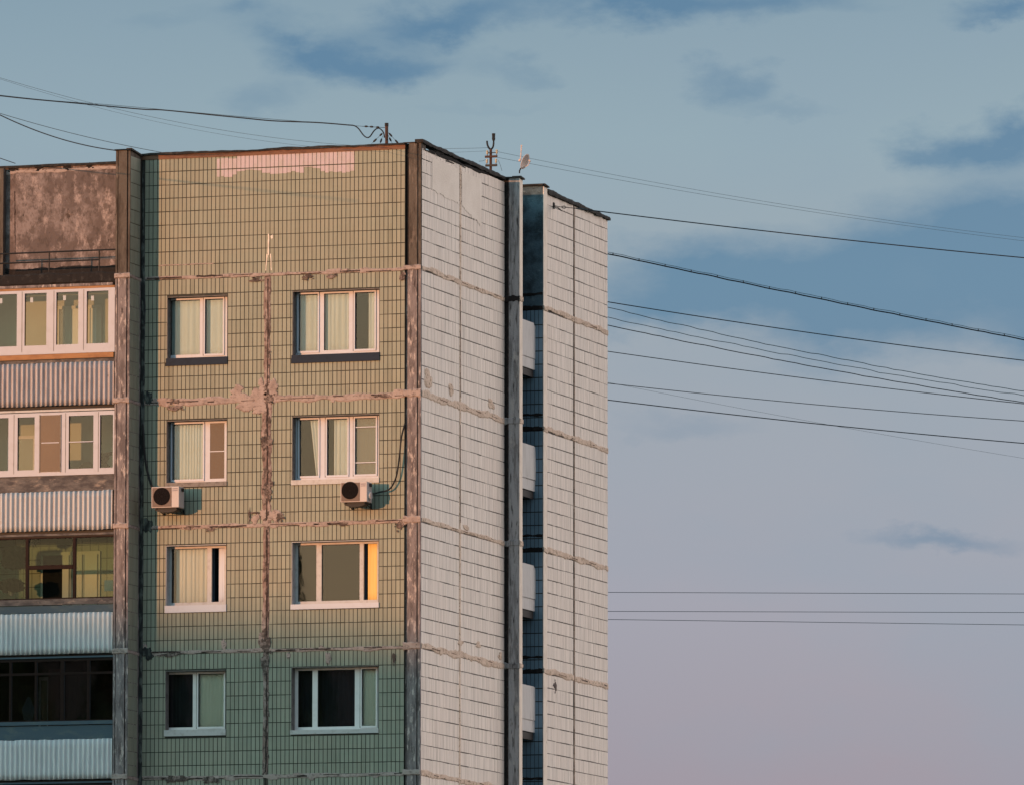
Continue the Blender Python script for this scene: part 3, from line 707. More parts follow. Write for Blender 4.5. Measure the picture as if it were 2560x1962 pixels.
# ---- windows of the tiled front
def xat(px, py, Y): return front(px, py, Y)[0]
YF = .22
wins = {}
def window(c, r, cells, frame_m=pvc, sill_m=sill_dark, sill_out=.03, glass_top=9, mull_extra=()):
    x0, x1, zs, zt, zf = openings[(c, r)]
    pr = 560 if c == 'L' else 940
    oy = {'L': [884, 1195, 1503, 1815], 'R': [872, 1184, 1498, 1813]}[c][r]
    ty = {'L': [738, 1047, 1359, 1673], 'R': [721, 1034, 1348, 1662]}[c][r]
    zg0 = front(pr, oy, YF)[1]; zg1 = min(zt-.05, front(pr, ty+glass_top, YF)[1])
    pym = (oy+ty)/2
    ce = [(xat(a, pym, YF), xat(b, pym, YF), k) for a, b, k in cells]
    b = MB(); edges = [x0] + [q for a, b_, k in ce for q in (a, b_)] + [x1]
    b.box(x0, x1, YF, YF+.07, zg1, zt); b.box(x0, x1, YF, YF+.07, zf, zg0)
    for i in range(0, len(edges), 2):
        if edges[i+1] > edges[i]: b.box(edges[i], edges[i+1], YF, YF+.07, zg0, zg1)
    w = b.build('window', frame_m, bld)
    # plastered reveal
    MB().box(x0, x0+.012, .0085, YF, zf, zt).box(x0+.012, x1, .0085, YF, zt-.012, zt).build('reveal', sill_grey if r != 2 else pvc_old, w)
    box('sill', x0-.01, x1+.015, -sill_out, YF-.001, zs+.002, zf, sill_m, w)
    for a, b_, k in ce:
        if k in ('g', 's', 'n'):
            if k != 'g' and b_-a > .2:
                s = MB(); t = .035
                s.box(a-.03, b_+.03, YF-.022, YF-.001, zg1-.0, zg1+.035); s.box(a-.03, b_+.03, YF-.022, YF-.001, zg0-.045, zg0)
                s.box(a-.035, a, YF-.022, YF-.001, zg0, zg1); s.box(b_, b_+.035, YF-.022, YF-.001, zg0, zg1)
                s.build('sash', frame_m, w)
                MB().box(a-.048, a-.036, YF-.012, YF-.0005, zg0-.04, zg1+.03).build('gasket_and_shadow_gap', seal_and_gap_black, w)  # black strip painted in for the shadow gap beside the sash
            ga = MB().box(a, a+.010, YF+.02, YF+.03, zg0, zg1).box(b_-.010, b_, YF+.02, YF+.03, zg0, zg1).box(a+.01, b_-.01, YF+.02, YF+.03, zg1-.01, zg1)
            ga.build('gasket_and_shadow_gap', seal_and_gap_black, w)
            pm = glass if k != 'n' else glass_net
            MB().box(a, b_, YF+.035, YF+.041, zg0, zg1).build('pane', pm if (r < 3) else glass_dark if k == 'g' else glass, w)
        if k in ('m', 'n'):
            if k == 'm':
                MB().box(a, b_, YF+.006, YF+.009, zg0, zg1).build('insect_screen', net_brown, w)
                MB().box(a, b_, YF+.035, YF+.041, zg0, zg1).build('pane', glass, w)
            sb = MB(); H = zg1-zg0
            if k == 'm': sb.box(a, b_, YF-.004, YF+.005, zg0+H*.48, zg0+H*.48+.02)
            else:
                sb.box(a, b_, YF-.004, YF+.005, zg0+H*.83, zg0+H*.83+.02); sb.box(a, b_, YF-.004, YF+.005, zg0+H*.20, zg0+H*.20+.02)
            sb.build('screen_bar', frame_m, w)
    # room behind: closed shell, open towards the window
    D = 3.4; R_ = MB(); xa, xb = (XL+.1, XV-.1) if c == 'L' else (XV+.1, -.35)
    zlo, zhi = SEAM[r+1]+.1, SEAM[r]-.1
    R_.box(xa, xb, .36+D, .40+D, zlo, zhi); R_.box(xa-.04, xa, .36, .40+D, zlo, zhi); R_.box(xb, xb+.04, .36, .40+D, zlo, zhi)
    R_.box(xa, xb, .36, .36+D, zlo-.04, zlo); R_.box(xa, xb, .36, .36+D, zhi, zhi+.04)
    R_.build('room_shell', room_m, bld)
    wins[(c, r)] = (zg0, zg1, pym)
    return w
window('L', 0, [(426, 499.5, 'g'), (513, 558, 's')])
window('R', 0, [(747, 795, 's'), (810, 872, 'g'), (888, 937, 's')])
window('L', 1, [(431, 508, 's'), (525, 561, 'm')], sill_m=sill_grey)
window('R', 1, [(749, 796, 's'), (818, 869, 's'), (888, 940, 'n')], sill_m=pvc_old)
window('L', 2, [(429, 518, 'g'), (529, 561, 'o')], sill_m=pvc, frame_m=pvc_old)
window('R', 2, [(745, 791, 'g'), (804, 899, 'g'), (909, 943, 'o')], sill_m=pvc, frame_m=pvc_old)
pvc_clean = mat('clean_white_pvc', (.66, .65, .67), .5, [(5, (.54, .53, .54), .5, .7, .6)])
window('L', 3, [(420, 482, 'g'), (496, 560, 's')], sill_m=pvc_old, frame_m=pvc_clean)
window('R', 3, [(745, 781, 'g'), (794, 887, 'g'), (905, 940, 's')], sill_m=pvc_old, frame_m=pvc_clean)
# casements standing open into the rooms
for (c, r, pa) in (('L', 2, 529), ('R', 2, 909)):
    zg0, zg1, pym = wins[(c, r)]; xa = xat(pa, pym, YF)
    w = [o for o in bld.children if o.name.startswith('window')][{('L', 2): 4, ('R', 2): 5}[(c, r)]]
    MB().box(xa+.004, xa+.044, YF+.072, YF+.42, zg0, zg1).build('open_casement', sill_dark, w)

# curtains hang inside, each a thing of its own
def curtain(label, m, c, r, pa, pb, Y=.33, amp=.012, wl=.09, drop=0.0, top=0.0, slant=0.0, group=None):
    zg0, zg1, pym = wins[(c, r)]; xa, xb = xat(pa, pym, Y), xat(pb, pym, Y)
    n = max(8, int((xb-xa)/.012)); vs = []; nz = 5
    z1 = zg1+.08-top; z0 = zg0-.08+drop; ph = random.random()*6
    for j in range(nz+1):
        t = j/nz
        for i in range(n+1):
            x = xa+(xb-xa)*i/n; sx = slant*(1-t)*(1 if slant > 0 else 1)*(i/n if slant < 0 else (1-i/n))
            q_ = (x-xa)/wl
            y = Y + amp*(math.sin(2*math.pi*q_+ph+2.2*n1d(q_*.6, ph))*(.5+.5*n1d(q_*.45+ph, 2.)+.3*t) + 1.6*n1d(q_*1.1, ph+t*.25) + .8*n1d(q_*2.7, ph+4))
            vs.append((x+sx, y, z0+(z1-z0)*t))
    fs = [(j*(n+1)+i, j*(n+1)+i+1, (j+1)*(n+1)+i+1, (j+1)*(n+1)+i) for j in range(nz) for i in range(n)]
    o = MB().poly(vs, fs).build('curtain', m, None, smooth=True, origin=((xa+xb)/2, Y, z0))
    md = o.modifiers.new('cloth', 'SOLIDIFY'); md.thickness = .002
    o['label'] = label; o['category'] = 'curtain'; o['group'] = 'curtains behind the windows of the tiled front'
curtain('cream net curtain filling the top left window above the dark sill', cream, 'L', 0, 424, 574, wl=.16, amp=.008)
curtain('cream curtain across the two left panes of the top right window', cream, 'R', 0, 742, 884, wl=.13, amp=.010)
curtain('narrow cream curtain pulled to the right edge of the top right window', cream, 'R', 0, 922, 952, wl=.10)
curtain('pleated cream curtain in the left window beside the brown insect screen', cream, 'L', 1, 428, 523, wl=.07, amp=.014)
curtain('cream curtain gathered slantwise in the left pane above the right air conditioner', cream, 'R', 1, 775, 812, slant=.16)
curtain('cream curtain in the middle pane of the window above the right air conditioner', cream, 'R', 1, 835, 884)
curtain('pale curtain behind the two-barred pane above the right air conditioner', pale_cloth, 'R', 1, 892, 952, amp=.006)
curtain('beige curtain half drawn behind the third-row left window', warm_cloth, 'L', 2, 441, 522, wl=.10)
curtain('beige curtain lit orange beside the open casement of the third-row left window', warm_cloth, 'L', 2, 547, 574, Y=.32, amp=.004)
curtain('bright self-glowing amber curtain at the right edge of the third-row right window', amber_glow_cloth, 'R', 2, 920, 953, Y=.31, amp=.004)
curtain('pale grey blind behind the right pane of the lowest left window', pale_cloth, 'L', 3, 496, 572, Y=.31, amp=.003)
curtain('pale grey blind behind the narrow right pane of the lowest right window', pale_cloth, 'R', 3, 902, 953, Y=.31, amp=.003)
pane_lift_cloth = mat('pane_lift_curtain', (.09, .12, .17), .95, [((18, 18, .5), (.13, .17, .22), .45, .6, .8)])  # dark blue cloth added behind the darkest panes to lift their black
curtain('dark blue curtain added to lift the wide middle pane of the lowest right window', pane_lift_cloth, 'R', 3, 796, 897, Y=.42, wl=.12, amp=.02)
curtain('dark blue curtain added to lift the narrow left pane of the lowest right window', pane_lift_cloth, 'R', 3, 747, 789, Y=.42, wl=.14, amp=.012)
curtain('dark blue curtain added to lift the black left pane of the lowest left window', pane_lift_cloth, 'L', 3, 420, 490, Y=.42, wl=.2, amp=.012)

# ------------------------------------------------------------------ loggias on the left
LY, LB = -.65, .50            # plane of the glazing, plane of the inner wall
LX0, LX1 = -10.45, FX0-.004
GX = lambda px, py: front(px, py, LY)[0]
GZ = lambda py, px=280: front(px, py, LY)[1]
box('blank_wall', -14, LX1, LB, LB+.2, SEAM[0]+.1, ROOF-.0, stucco, bld)
cap([(-14, LB, ROOF-.005), (LX1, LB, ROOF-.005)], .05, .06, 12., .012)
for i, px in enumerate((32, 98, 168, 225)):
    x = front(px, 410, LB)[0]; blob('mould_patch', stain_dark, x, ROOF-.02, .09, .05, off=-LB, h=.01, seed=i*2.2)
box('wall_pilaster', front(-22, 500, .35)[0], front(9, 500, .35)[0], .33, LB-.001, SEAM[0]+.1, ROOF-.02, conc_top, bld)
blob('mould_patch', mould_soft, *front(171, 535, LB), .03, .12, off=-LB, h=.006, seed=1.); blob('mould_patch', mould_soft, *front(171, 536, LB), .08, .02, off=-LB, h=.009, seed=3.)
xs_, zt_ = front(37, 490, LB); strip('crack', crack, [(xs_, zt_+.1), (xs_+.02, zt_-1.3)], .012, off=-LB, h=.004, seed=44, jag=.9, freq=9)
strip('mortar_smear', mortar, [(-14, ROOF-.09), (LX1, ROOF-.09)], .035, off=-LB, h=.006, seed=45, jag=.8, freq=2)
def slab(zt, zb, m, name='loggia_slab', y0=LY): return box(name, LX0, LX1, y0, LB-.001, zb, zt, m, bld)
# top slab edge, ragged and black
slab(GZ(681), GZ(705), stain_dark, y0=LY+.02)
strip('mould_streak', stain_dark, [(LX0, GZ(692)-.0), (LX1, GZ(692))], .125, off=-LY-.02, h=.03, seed=400, jag=.28, freq=2.5)
strip('mould_streak', stain_dark, [(LX0, front(200, 676, LB)[1]), (LX1, front(200, 676, LB)[1])], .09, off=-LB, h=.012, seed=401, jag=.5, freq=2)
box('lintel_board', LX0, LX1-.06, LY-.03, LY+.015, GZ(713), GZ(706.5), conc, bld)
box('lintel_board', LX0, LX1-.01, LY-.045, LY+.012, GZ(719.5), GZ(714), plank, bld)
# outer side walls and inner wall, so that each loggia is a closed room open to the front
box('loggia_side_wall', LX0-.25, LX0-.002, LY+.02, LB, 0, SEAM[0]+.1, conc, bld)
box('facade_wall', -14, LX0-.26, LY+.1, LB, 0, SEAM[0]+.1, stucco, bld)
def iw(k):
    zt = SEAM[0]+.0-2.8*k; zb = zt-2.8
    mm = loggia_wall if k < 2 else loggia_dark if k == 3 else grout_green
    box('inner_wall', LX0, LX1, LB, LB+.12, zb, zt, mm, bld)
    box('loggia_floor', LX0, LX1, LY+.12, LB-.002, zb-.06, zb+.06, room_m, bld)
for k in range(5): iw(k)
it = MB()
for k in (2,):
    z0_ = SEAM[0]-2.8*(k+1)+.07
    for r_ in range(9):
        for c in range(int((LX1-LX0)/.2)):
            a = LX1-.004-c*.2; it.poly([(a-.19, LB-.012, z0_+r_*.306), (a, LB-.012, z0_+r_*.306), (a, LB-.012, z0_+r_*.306+.292), (a-.19, LB-.012, z0_+r_*.306+.292), (a-.19, LB-.001, z0_+r_*.306), (a, LB-.001, z0_+r_*.306), (a, LB-.001, z0_+r_*.306+.292), (a-.19, LB-.001, z0_+r_*.306+.292)],
                [(0, 1, 2, 3), (0, 4, 5, 1), (1, 5, 6, 2), (2, 6, 7, 3), (3, 7, 4, 0)])
it.build('inner_wall_tiles', mat('inner_green_tile', (.19, .22, .16), .6, island=.05), bld, kind='stuff')
# balcony door and window in each inner wall
def inner_unit(k, ytop, ybot, cells, m, gs=None):
    b = MB(); zt = front(200, ytop, LB)[1]; zb = front(200, ybot, LB)[1]
    ex = [xat(a, ytop, LB) for a in cells]   # outer, pane a0, a1, ..., outer
    b.box(ex[0], ex[-1], LB-.05, LB-.002, zt-.07, zt)
    for i in range(0, len(ex), 2): b.box(ex[i], ex[i+1], LB-.05, LB-.002, zb, zt-.07)
    w = b.build('balcony_door', m, bld)
    for i in range(1, len(ex)-1, 2): MB().box(ex[i], ex[i+1], LB-.03, LB-.01, zb, zt-.07).build('pane', (gs or [glass_in]*9)[i//2], w)
glass_in = mat('dim_inner_glass', (.12, .13, .10), .15, spec=.5)
door_paint = mat('old_door_paint', (.42, .42, .35), .7)
net_curtain = mat('curtained_pane', (.50, .56, .55), .7)
doorway_shade = mat('doorway_shade_plate', (.012, .012, .013), .9, spec=.05)  # near-black plate standing in for the unlit room behind the open door
inner_unit(0, 765, 900, [146, 150, 165, 180, 205, 212, 220, 227, 243, 256], door_paint, [glass_in, net_curtain, glass_in, net_curtain])
inner_unit(1, 1085, 1230, [20, 30, 85, 100], pvc_old)
inner_unit(2, 1378, 1530, [104, 109, 158, 174, 183, 207, 214, 245, 249, 252], door_paint, [doorway_shade, glass_in, glass_in, glass_in])
inner_unit(3, 1690, 1840, [99, 104, 120, 128], pvc_old)
# corrugated balcony fronts
corr_bright = mat('cleaner_corrugated_sheet', (.62, .63, .66), .6, [((9, 9, 1.2), (.48, .49, .52), .48, .66, .7), ((11, 11, 5), (.11, .10, .10), .69, .76, .7)])
corr_old = mat('stained_corrugated_sheet', (.42, .40, .43), .65, [((9, 9, 1.2), (.30, .28, .30), .46, .62, .8), ((8, 8, 4), (.07, .06, .065), .63, .72, .85)])
def corr(py_top, py_bot, px_end, seed, tear=False):
    zt, zb = GZ(py_top), GZ(py_bot); x1 = GX(px_end, (py_top+py_bot)/2); x0 = LX0; wl = .1155; n = int((x1-x0)/wl*14)
    v = []; nz = 6
    for j in range(nz+1):
        for i in range(n+1):
            x = x1-(x1-x0)*i/n; z = zb+(zt-zb)*j/nz
            y = LY-.040-.036*math.sin(2*math.pi*(x-x1)/wl) + .006*n1d(x*1.3+j*.4, seed)
            zz = z + (.012*n1d(x*4, seed+3) if j in (0, nz) else 0)
            v.append((x, y, zz))
    f = [(j*(n+1)+i, (j+1)*(n+1)+i, (j+1)*(n+1)+i+1, j*(n+1)+i+1) for j in range(nz) for i in range(n)]
    o = MB().poly(v, f).build('corrugated_sheet', corr_old if seed < 1.5 else corr_white if seed < 2.5 else corr_bright, bld, smooth=True)
    md = o.modifiers.new('sheet', 'SOLIDIFY'); md.thickness = .003
    box('parapet_backing', LX0, x1-.02, LY+.03, LY+.10, zb+.02, zt-.02, slab_grey, bld)
corr(903, 1010, 285.5, 1.); corr(1224, 1322, 282, 2.); corr(1528.5, 1631, 282.5, 3.); corr(1845, 1945, 281, 4.)
# bands and rails between
B = lambda n, a, b, m, y0=LY, y1=LY+.1, x1=0: box(n, LX0, LX1-x1, y0, y1, GZ(b), GZ(a), m, bld)
B('window_board', 881, 893.5, plank, LY-.05, LY+.02, .03); B('slab_band', 894.5, 902.8, slab_grey, LY-.01, LY+.1)
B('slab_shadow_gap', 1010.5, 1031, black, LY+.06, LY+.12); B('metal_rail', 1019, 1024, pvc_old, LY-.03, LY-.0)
slab(GZ(1010), GZ(1018), slab_grey, y0=LY+.13); 
B('slab_band', 1184.5, 1223.5, slab_grey, LY-.005, LY+.12)
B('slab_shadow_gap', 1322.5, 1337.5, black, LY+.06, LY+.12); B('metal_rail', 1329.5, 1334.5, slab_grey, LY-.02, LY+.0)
B('window_board', 1493, 1507.5, slab_grey, LY-.03, LY+.06); B('slab_band', 1509, 1527.5, slab_blue, LY-.01, LY+.08)
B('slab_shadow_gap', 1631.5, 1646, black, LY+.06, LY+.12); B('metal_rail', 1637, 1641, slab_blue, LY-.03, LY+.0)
B('window_board', 1799, 1808, slab_blue, LY-.04, LY+.06); B('slab_band', 1810, 1844.5, slab_blue, LY-.005, LY+.08)
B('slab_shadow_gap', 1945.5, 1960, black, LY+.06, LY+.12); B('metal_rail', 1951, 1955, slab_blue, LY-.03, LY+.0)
box('lower_front', LX0, LX1, LY, LY+.1, 0, GZ(1961), slab_grey, bld)
pvc_cream = mat('creamy_pvc', (.40, .42, .50), .5, [(4, (.34, .35, .40), .5, .7, .7)], spec=.3)
# glazing
def glazing(yt, yb, gt, gb, cells, m, gm=glass, gaps=(), bars=(), y0=LY-.03):
    zt, zb, zg1, zg0 = GZ(yt), GZ(yb), GZ(gt), GZ(gb); py = (yt+yb)/2
    ce = [(GX(a, py) if a > -50 else LX0+.05, GX(b, py), k) for a, b, k in cells]
    b = MB(); ed = [LX0] + [q for a, b_, k in ce for q in (a, b_)] + [LX1-.002]
    b.box(LX0, LX1-.002, y0, y0+.06, zg1, zt); b.box(LX0, LX1-.002, y0, y0+.06, zb, zg0)
    for i in range(0, len(ed), 2):
        if ed[i+1]-ed[i] > .004: b.box(ed[i], ed[i+1], y0, y0+.06, zg0, zg1)
    w = b.build('loggia_window', m, bld)
    for a, b_, k in ce:
        if k != 'o': MB().box(a, b_, y0+.035, y0+.041, zg0, zg1).build('pane', gm, w)
        MB().box(a, a+.012, y0+.015, y0+.032, zg0, zg1).build('gasket_and_shadow_gap', seal_and_gap_black, w)
        if k == 'm':
            MB().box(a-.03, b_+.03, y0-.008, y0-.002, zg0-.05, zg1+.03).build('insect_screen', net_brown, w)
            MB().box(a-.05, a-.03, y0-.016, y0-.001, zg0-.06, zg1+.04).box(b_+.03, b_+.05, y0-.016, y0-.001, zg0-.06, zg1+.04).build('screen_frame', sill_grey, w)
        if k in 'mb': zz = zg0+(zg1-zg0)*.495; MB().box(a, b_, y0-.012, y0-.001, zz, zz+.022).build('screen_bar', m, w)
    for px in gaps: x = GX(px, py); MB().box(x-.006, x+.006, y0-.004, y0-.0005, zb+.06, zt-.02).build('gasket_and_shadow_gap', sill_grey, w)
    for (pa, pb, ya, yb_) in bars: MB().box(GX(pa, py), GX(pb, py), y0-.01, y0+.06, GZ(yb_), GZ(ya)).build('transom', m, w)
    return w
w1 = glazing(719.8, 880.5, 727, 858, [(-60, 44, 'g'), (63.5, 118, 'g'), (142.5, 197.5, 'g'), (218.5, 272.5, 'g')], pvc_cream, gaps=(57, 136.5, 211), y0=LY-.05)
sticker_m = mat('paper_sticker', (.42, .45, .48), .9)
for (px, py) in ((3, 752), (80, 750), (162, 745), (232, 746)):
    x, z = GX(px, py), GZ(py+(280-px)*-.034); MB().box(x-.035, x+.035, LY-.019, LY-.0165, z-.055, z+.055).build('sticker', sticker_m, w1)
w2 = glazing(1026, 1184, 1036, 1168.5, [(-60, 22, 'g'), (45, 87.5, 'g'), (105, 149, 'm'), (173, 234.5, 'b'), (251, 283.5, 'g')], pvc_cream, gaps=(36, 165, 247))
glass_green = glass_mat('greenish_old_glass', (.74, .82, .74), .5)
w3 = glazing(1337.8, 1492.5, 1341, 1490, [(-60, 65, 'g'), (72, 183, 'o'), (190, 288, 'g')], wood_dark, glass_green, bars=((72, 183, 1408, 1418),))
ww = GX(72, 1400), GX(183, 1400); MB().box(ww[0], ww[1], LY+.005, LY+.011, GZ(1408), GZ(1341)).build('pane', glass_green, w3)
w4 = glazing(1646.3, 1798.5, 1649, 1796, [(-60, 24, 'g'), (29.5, 87.5, 'g'), (93, 152, 'g'), (161, 218, 'g'), (225, 288, 'g')], wood_dark, glass_dark,
             bars=((-3, 288, 1677, 1683),))
# things seen inside the loggias
def potted(name, label, x, y, z, h, spread, n, seed, hang=False):
    t = thing(name, label, 'plant', (x, y, z)); rr = random.Random(seed)
    b = MB(); b.tube([(x, y, z), (x, y, z+.11)], [.05, .07], 10); b.build('pot', conc, t)
    b = MB()
    for i in range(n):
        a = rr.uniform(0, 6.28); rr_ = rr.uniform(.1, 1)*spread; zz = z+.1+rr.uniform(0, h)*(1 if not hang else -1) + (.12 if hang else 0)
        c = Vector((x+rr_*math.cos(a), y+.5*rr_*math.sin(a), zz)); l = rr.uniform(.05, .1)
        d = Vector((rr.uniform(-1, 1), rr.uniform(-.5, .5), rr.uniform(-.8, .8))).normalized(); u = d.cross(Vector((.3, 1, .2))).normalized()*l*.6
        b.poly([c-d*l, c+u, c+d*l, c-u], [(0, 1, 2, 3)])
    b.build('foliage', leafd, t, kind='stuff')
    b = MB()
    for i in range(5): a = i*1.3; b.tube([(x, y, z+.08), (x+spread*.5*math.cos(a), y, z+.1+(h*.6 if not hang else -h*.5)), (x+spread*math.cos(a), y, z+.1+(h if not hang else -h))], .006, 4)
    b.build('stem', leafd, t)
x, z = front(38, 1395, -.35); potted('hanging_plant', 'dark bushy plant hanging high inside the third-floor-down loggia, at the left edge', x, -.35, z, .42, .28, 900, 1, True)
MB().tube([(x, -.35, z+.1), (x, -.35, GZ(1338))], .006, 4).build('plant_hook', black, bld)
x, z = front(80, 1362, -.3); potted('hanging_plant', 'small dark trailing plant beside the left post of the brown framed loggia', x, -.3, z, .16, .12, 260, 2, True)
MB().tube([(x, -.3, z+.1), (x, -.3, GZ(1338))], .006, 4).build('plant_hook', black, bld)
x, z = front(28, 1488, -.4); potted('potted_plant', 'low broad-leaved plant on the ledge of the brown framed loggia, left corner', x, -.4, z, .24, .26, 200, 3)
x, z = front(262, 1170, -.3); potted('potted_plant', 'dark sprig standing at the right end of the second glazed balcony', x, -.3, z-.1, .34, .14, 40, 4)
def dome_thing():
    x, z = front(218, 1170, -.25); t = thing('round_basket', 'dark green domed basket behind the second row balcony glass', 'basket', (x, -.25, z-.06))
    b = MB(); n = 20; vs = []
    for j in range(6):
        a = j/5*math.pi/2
        for i in range(n): q = 2*math.pi*i/n; vs.append((x+.2*math.cos(a)*math.cos(q), -.25+.15*math.cos(a)*math.sin(q), z-.03+.18*math.sin(a)))
    b.poly(vs, [(j*n+i, j*n+(i+1) % n, (j+1)*n+(i+1) % n, (j+1)*n+i) for j in range(5) for i in range(n)]); b.build('lid', leafd, t)
    MB().tube([(x, -.25, z-.2), (x, -.25, z-.03)], [.16, .2], 20).build('body', wood_dark, t)
dome_thing()
# dark box in the screened bay
x0_, z_ = front(108, 1172, -.2); x1_ = front(150, 1172, -.2)[0]
t = thing('storage_box', 'dark green box behind the brown insect screen of the second balcony', 'box', ((x0_+x1_)/2, -.2, z_-.1))
box('body', x0_, x1_, -.25, -.05, z_-.1, z_+.24, leafd, t); box('lid', x0_-.01, x1_+.01, -.26, -.04, z_+.241, z_+.27, leafd, t)
# hanging cloth in the lowest loggia
x, z = front(72, 1775, -.2); vs = []
cl = MB(); cl.poly([(x-.03, -.2, z+.30), (x+.03, -.2, z+.30), (x+.16, -.23, z+.0), (x+.08, -.2, z-.26), (x-.12, -.2, z-.20), (x-.15, -.24, z+.02)], [(0, 1, 2, 3, 4, 5)])
o = cl.build('laundry_cloth', mat('dusty_blue_cloth', (.14, .18, .23), .9), origin=(x, -.2, z-.26)); o.modifiers.new('cloth', 'SOLIDIFY').thickness = .01
o['label'] = 'dusty blue cloth hanging inside the dark lowest balcony'; o['category'] = 'cloth'
x0_, z_ = front(120, 1800, .1); x1_ = front(150, 1800, .1)[0]
t = thing('cupboard', 'tall red-brown cupboard inside the dark lowest balcony', 'cupboard', ((x0_+x1_)/2, .1, z_-.3))
cw = mat('cupboard_wood', (.13, .06, .04), .7, [((6, 6, 1), (.08, .04, .03), .45, .6, .8)])
box('body', x0_, x1_, .1, .4, z_-.3, z_+1.15, cw, t); box('door', x0_+.01, x1_-.01, .085, .099, z_-.28, z_+1.13, cw, t)
x0_, z_ = front(168, 1800, .1); x1_ = front(214, 1800, .1)[0]
t = thing('wardrobe', 'wide dull brown wardrobe right of the cupboard in the lowest balcony', 'wardrobe', ((x0_+x1_)/2, .15, z_-.3))
cw2 = mat('wardrobe_wood', (.085, .06, .045), .7, [((6, 6, 1), (.06, .04, .035), .45, .6, .8)])
box('body', x0_, x1_, .15, .42, z_-.3, z_+1.05, cw2, t); xm = (x0_+x1_)/2
box('door', x0_+.01, xm-.004, .135, .149, z_-.28, z_+1.03, cw2, t); box('door', xm+.004, x1_-.01, .135, .149, z_-.28, z_+1.03, cw2, t)
x, z = front(272, 1463, -.3); o = MB().box(x-.10, x+.10, -.32, -.3, z-.12, z+.12).build('notice_card', mat('bluish_card', (.16, .24, .34), .8), origin=(x, -.3, z-.12))
o['label'] = 'small bluish white card in the right pane of the brown framed balcony'; o['category'] = 'card'

# railing on the ledge above the loggias
rl = thing('roof_railing', 'thin black two-rail railing in front of the blank mouldy wall', 'railing', (-8.6, LY+.1, GZ(681)))
RY = LY+.1
zr1 = front(280, 624.5, RY)[1]; zr2 = front(280, 648.5, RY)[1]; zb = GZ(683)
MB().tube([(LX0, RY, zr1), (LX1, RY, zr1)], .019, 6).build('top_rail', black, rl)
MB().tube([(LX0, RY, zr2), (front(248, 650, RY)[0], RY, zr2)], .019, 6).build('lower_rail', black, rl)
MB().tube([(front(248, 650, RY)[0], RY, zr2+.01), (LX1, RY, zr2+.01)], .006, 6).build('thin_rail', slab_blue, rl)
for px in (-2, 123, 248): x = front(px, 650, RY)[0]; MB().tube([(x, RY, zb), (x, RY, zr1)], .017, 6).build('post', black, rl)

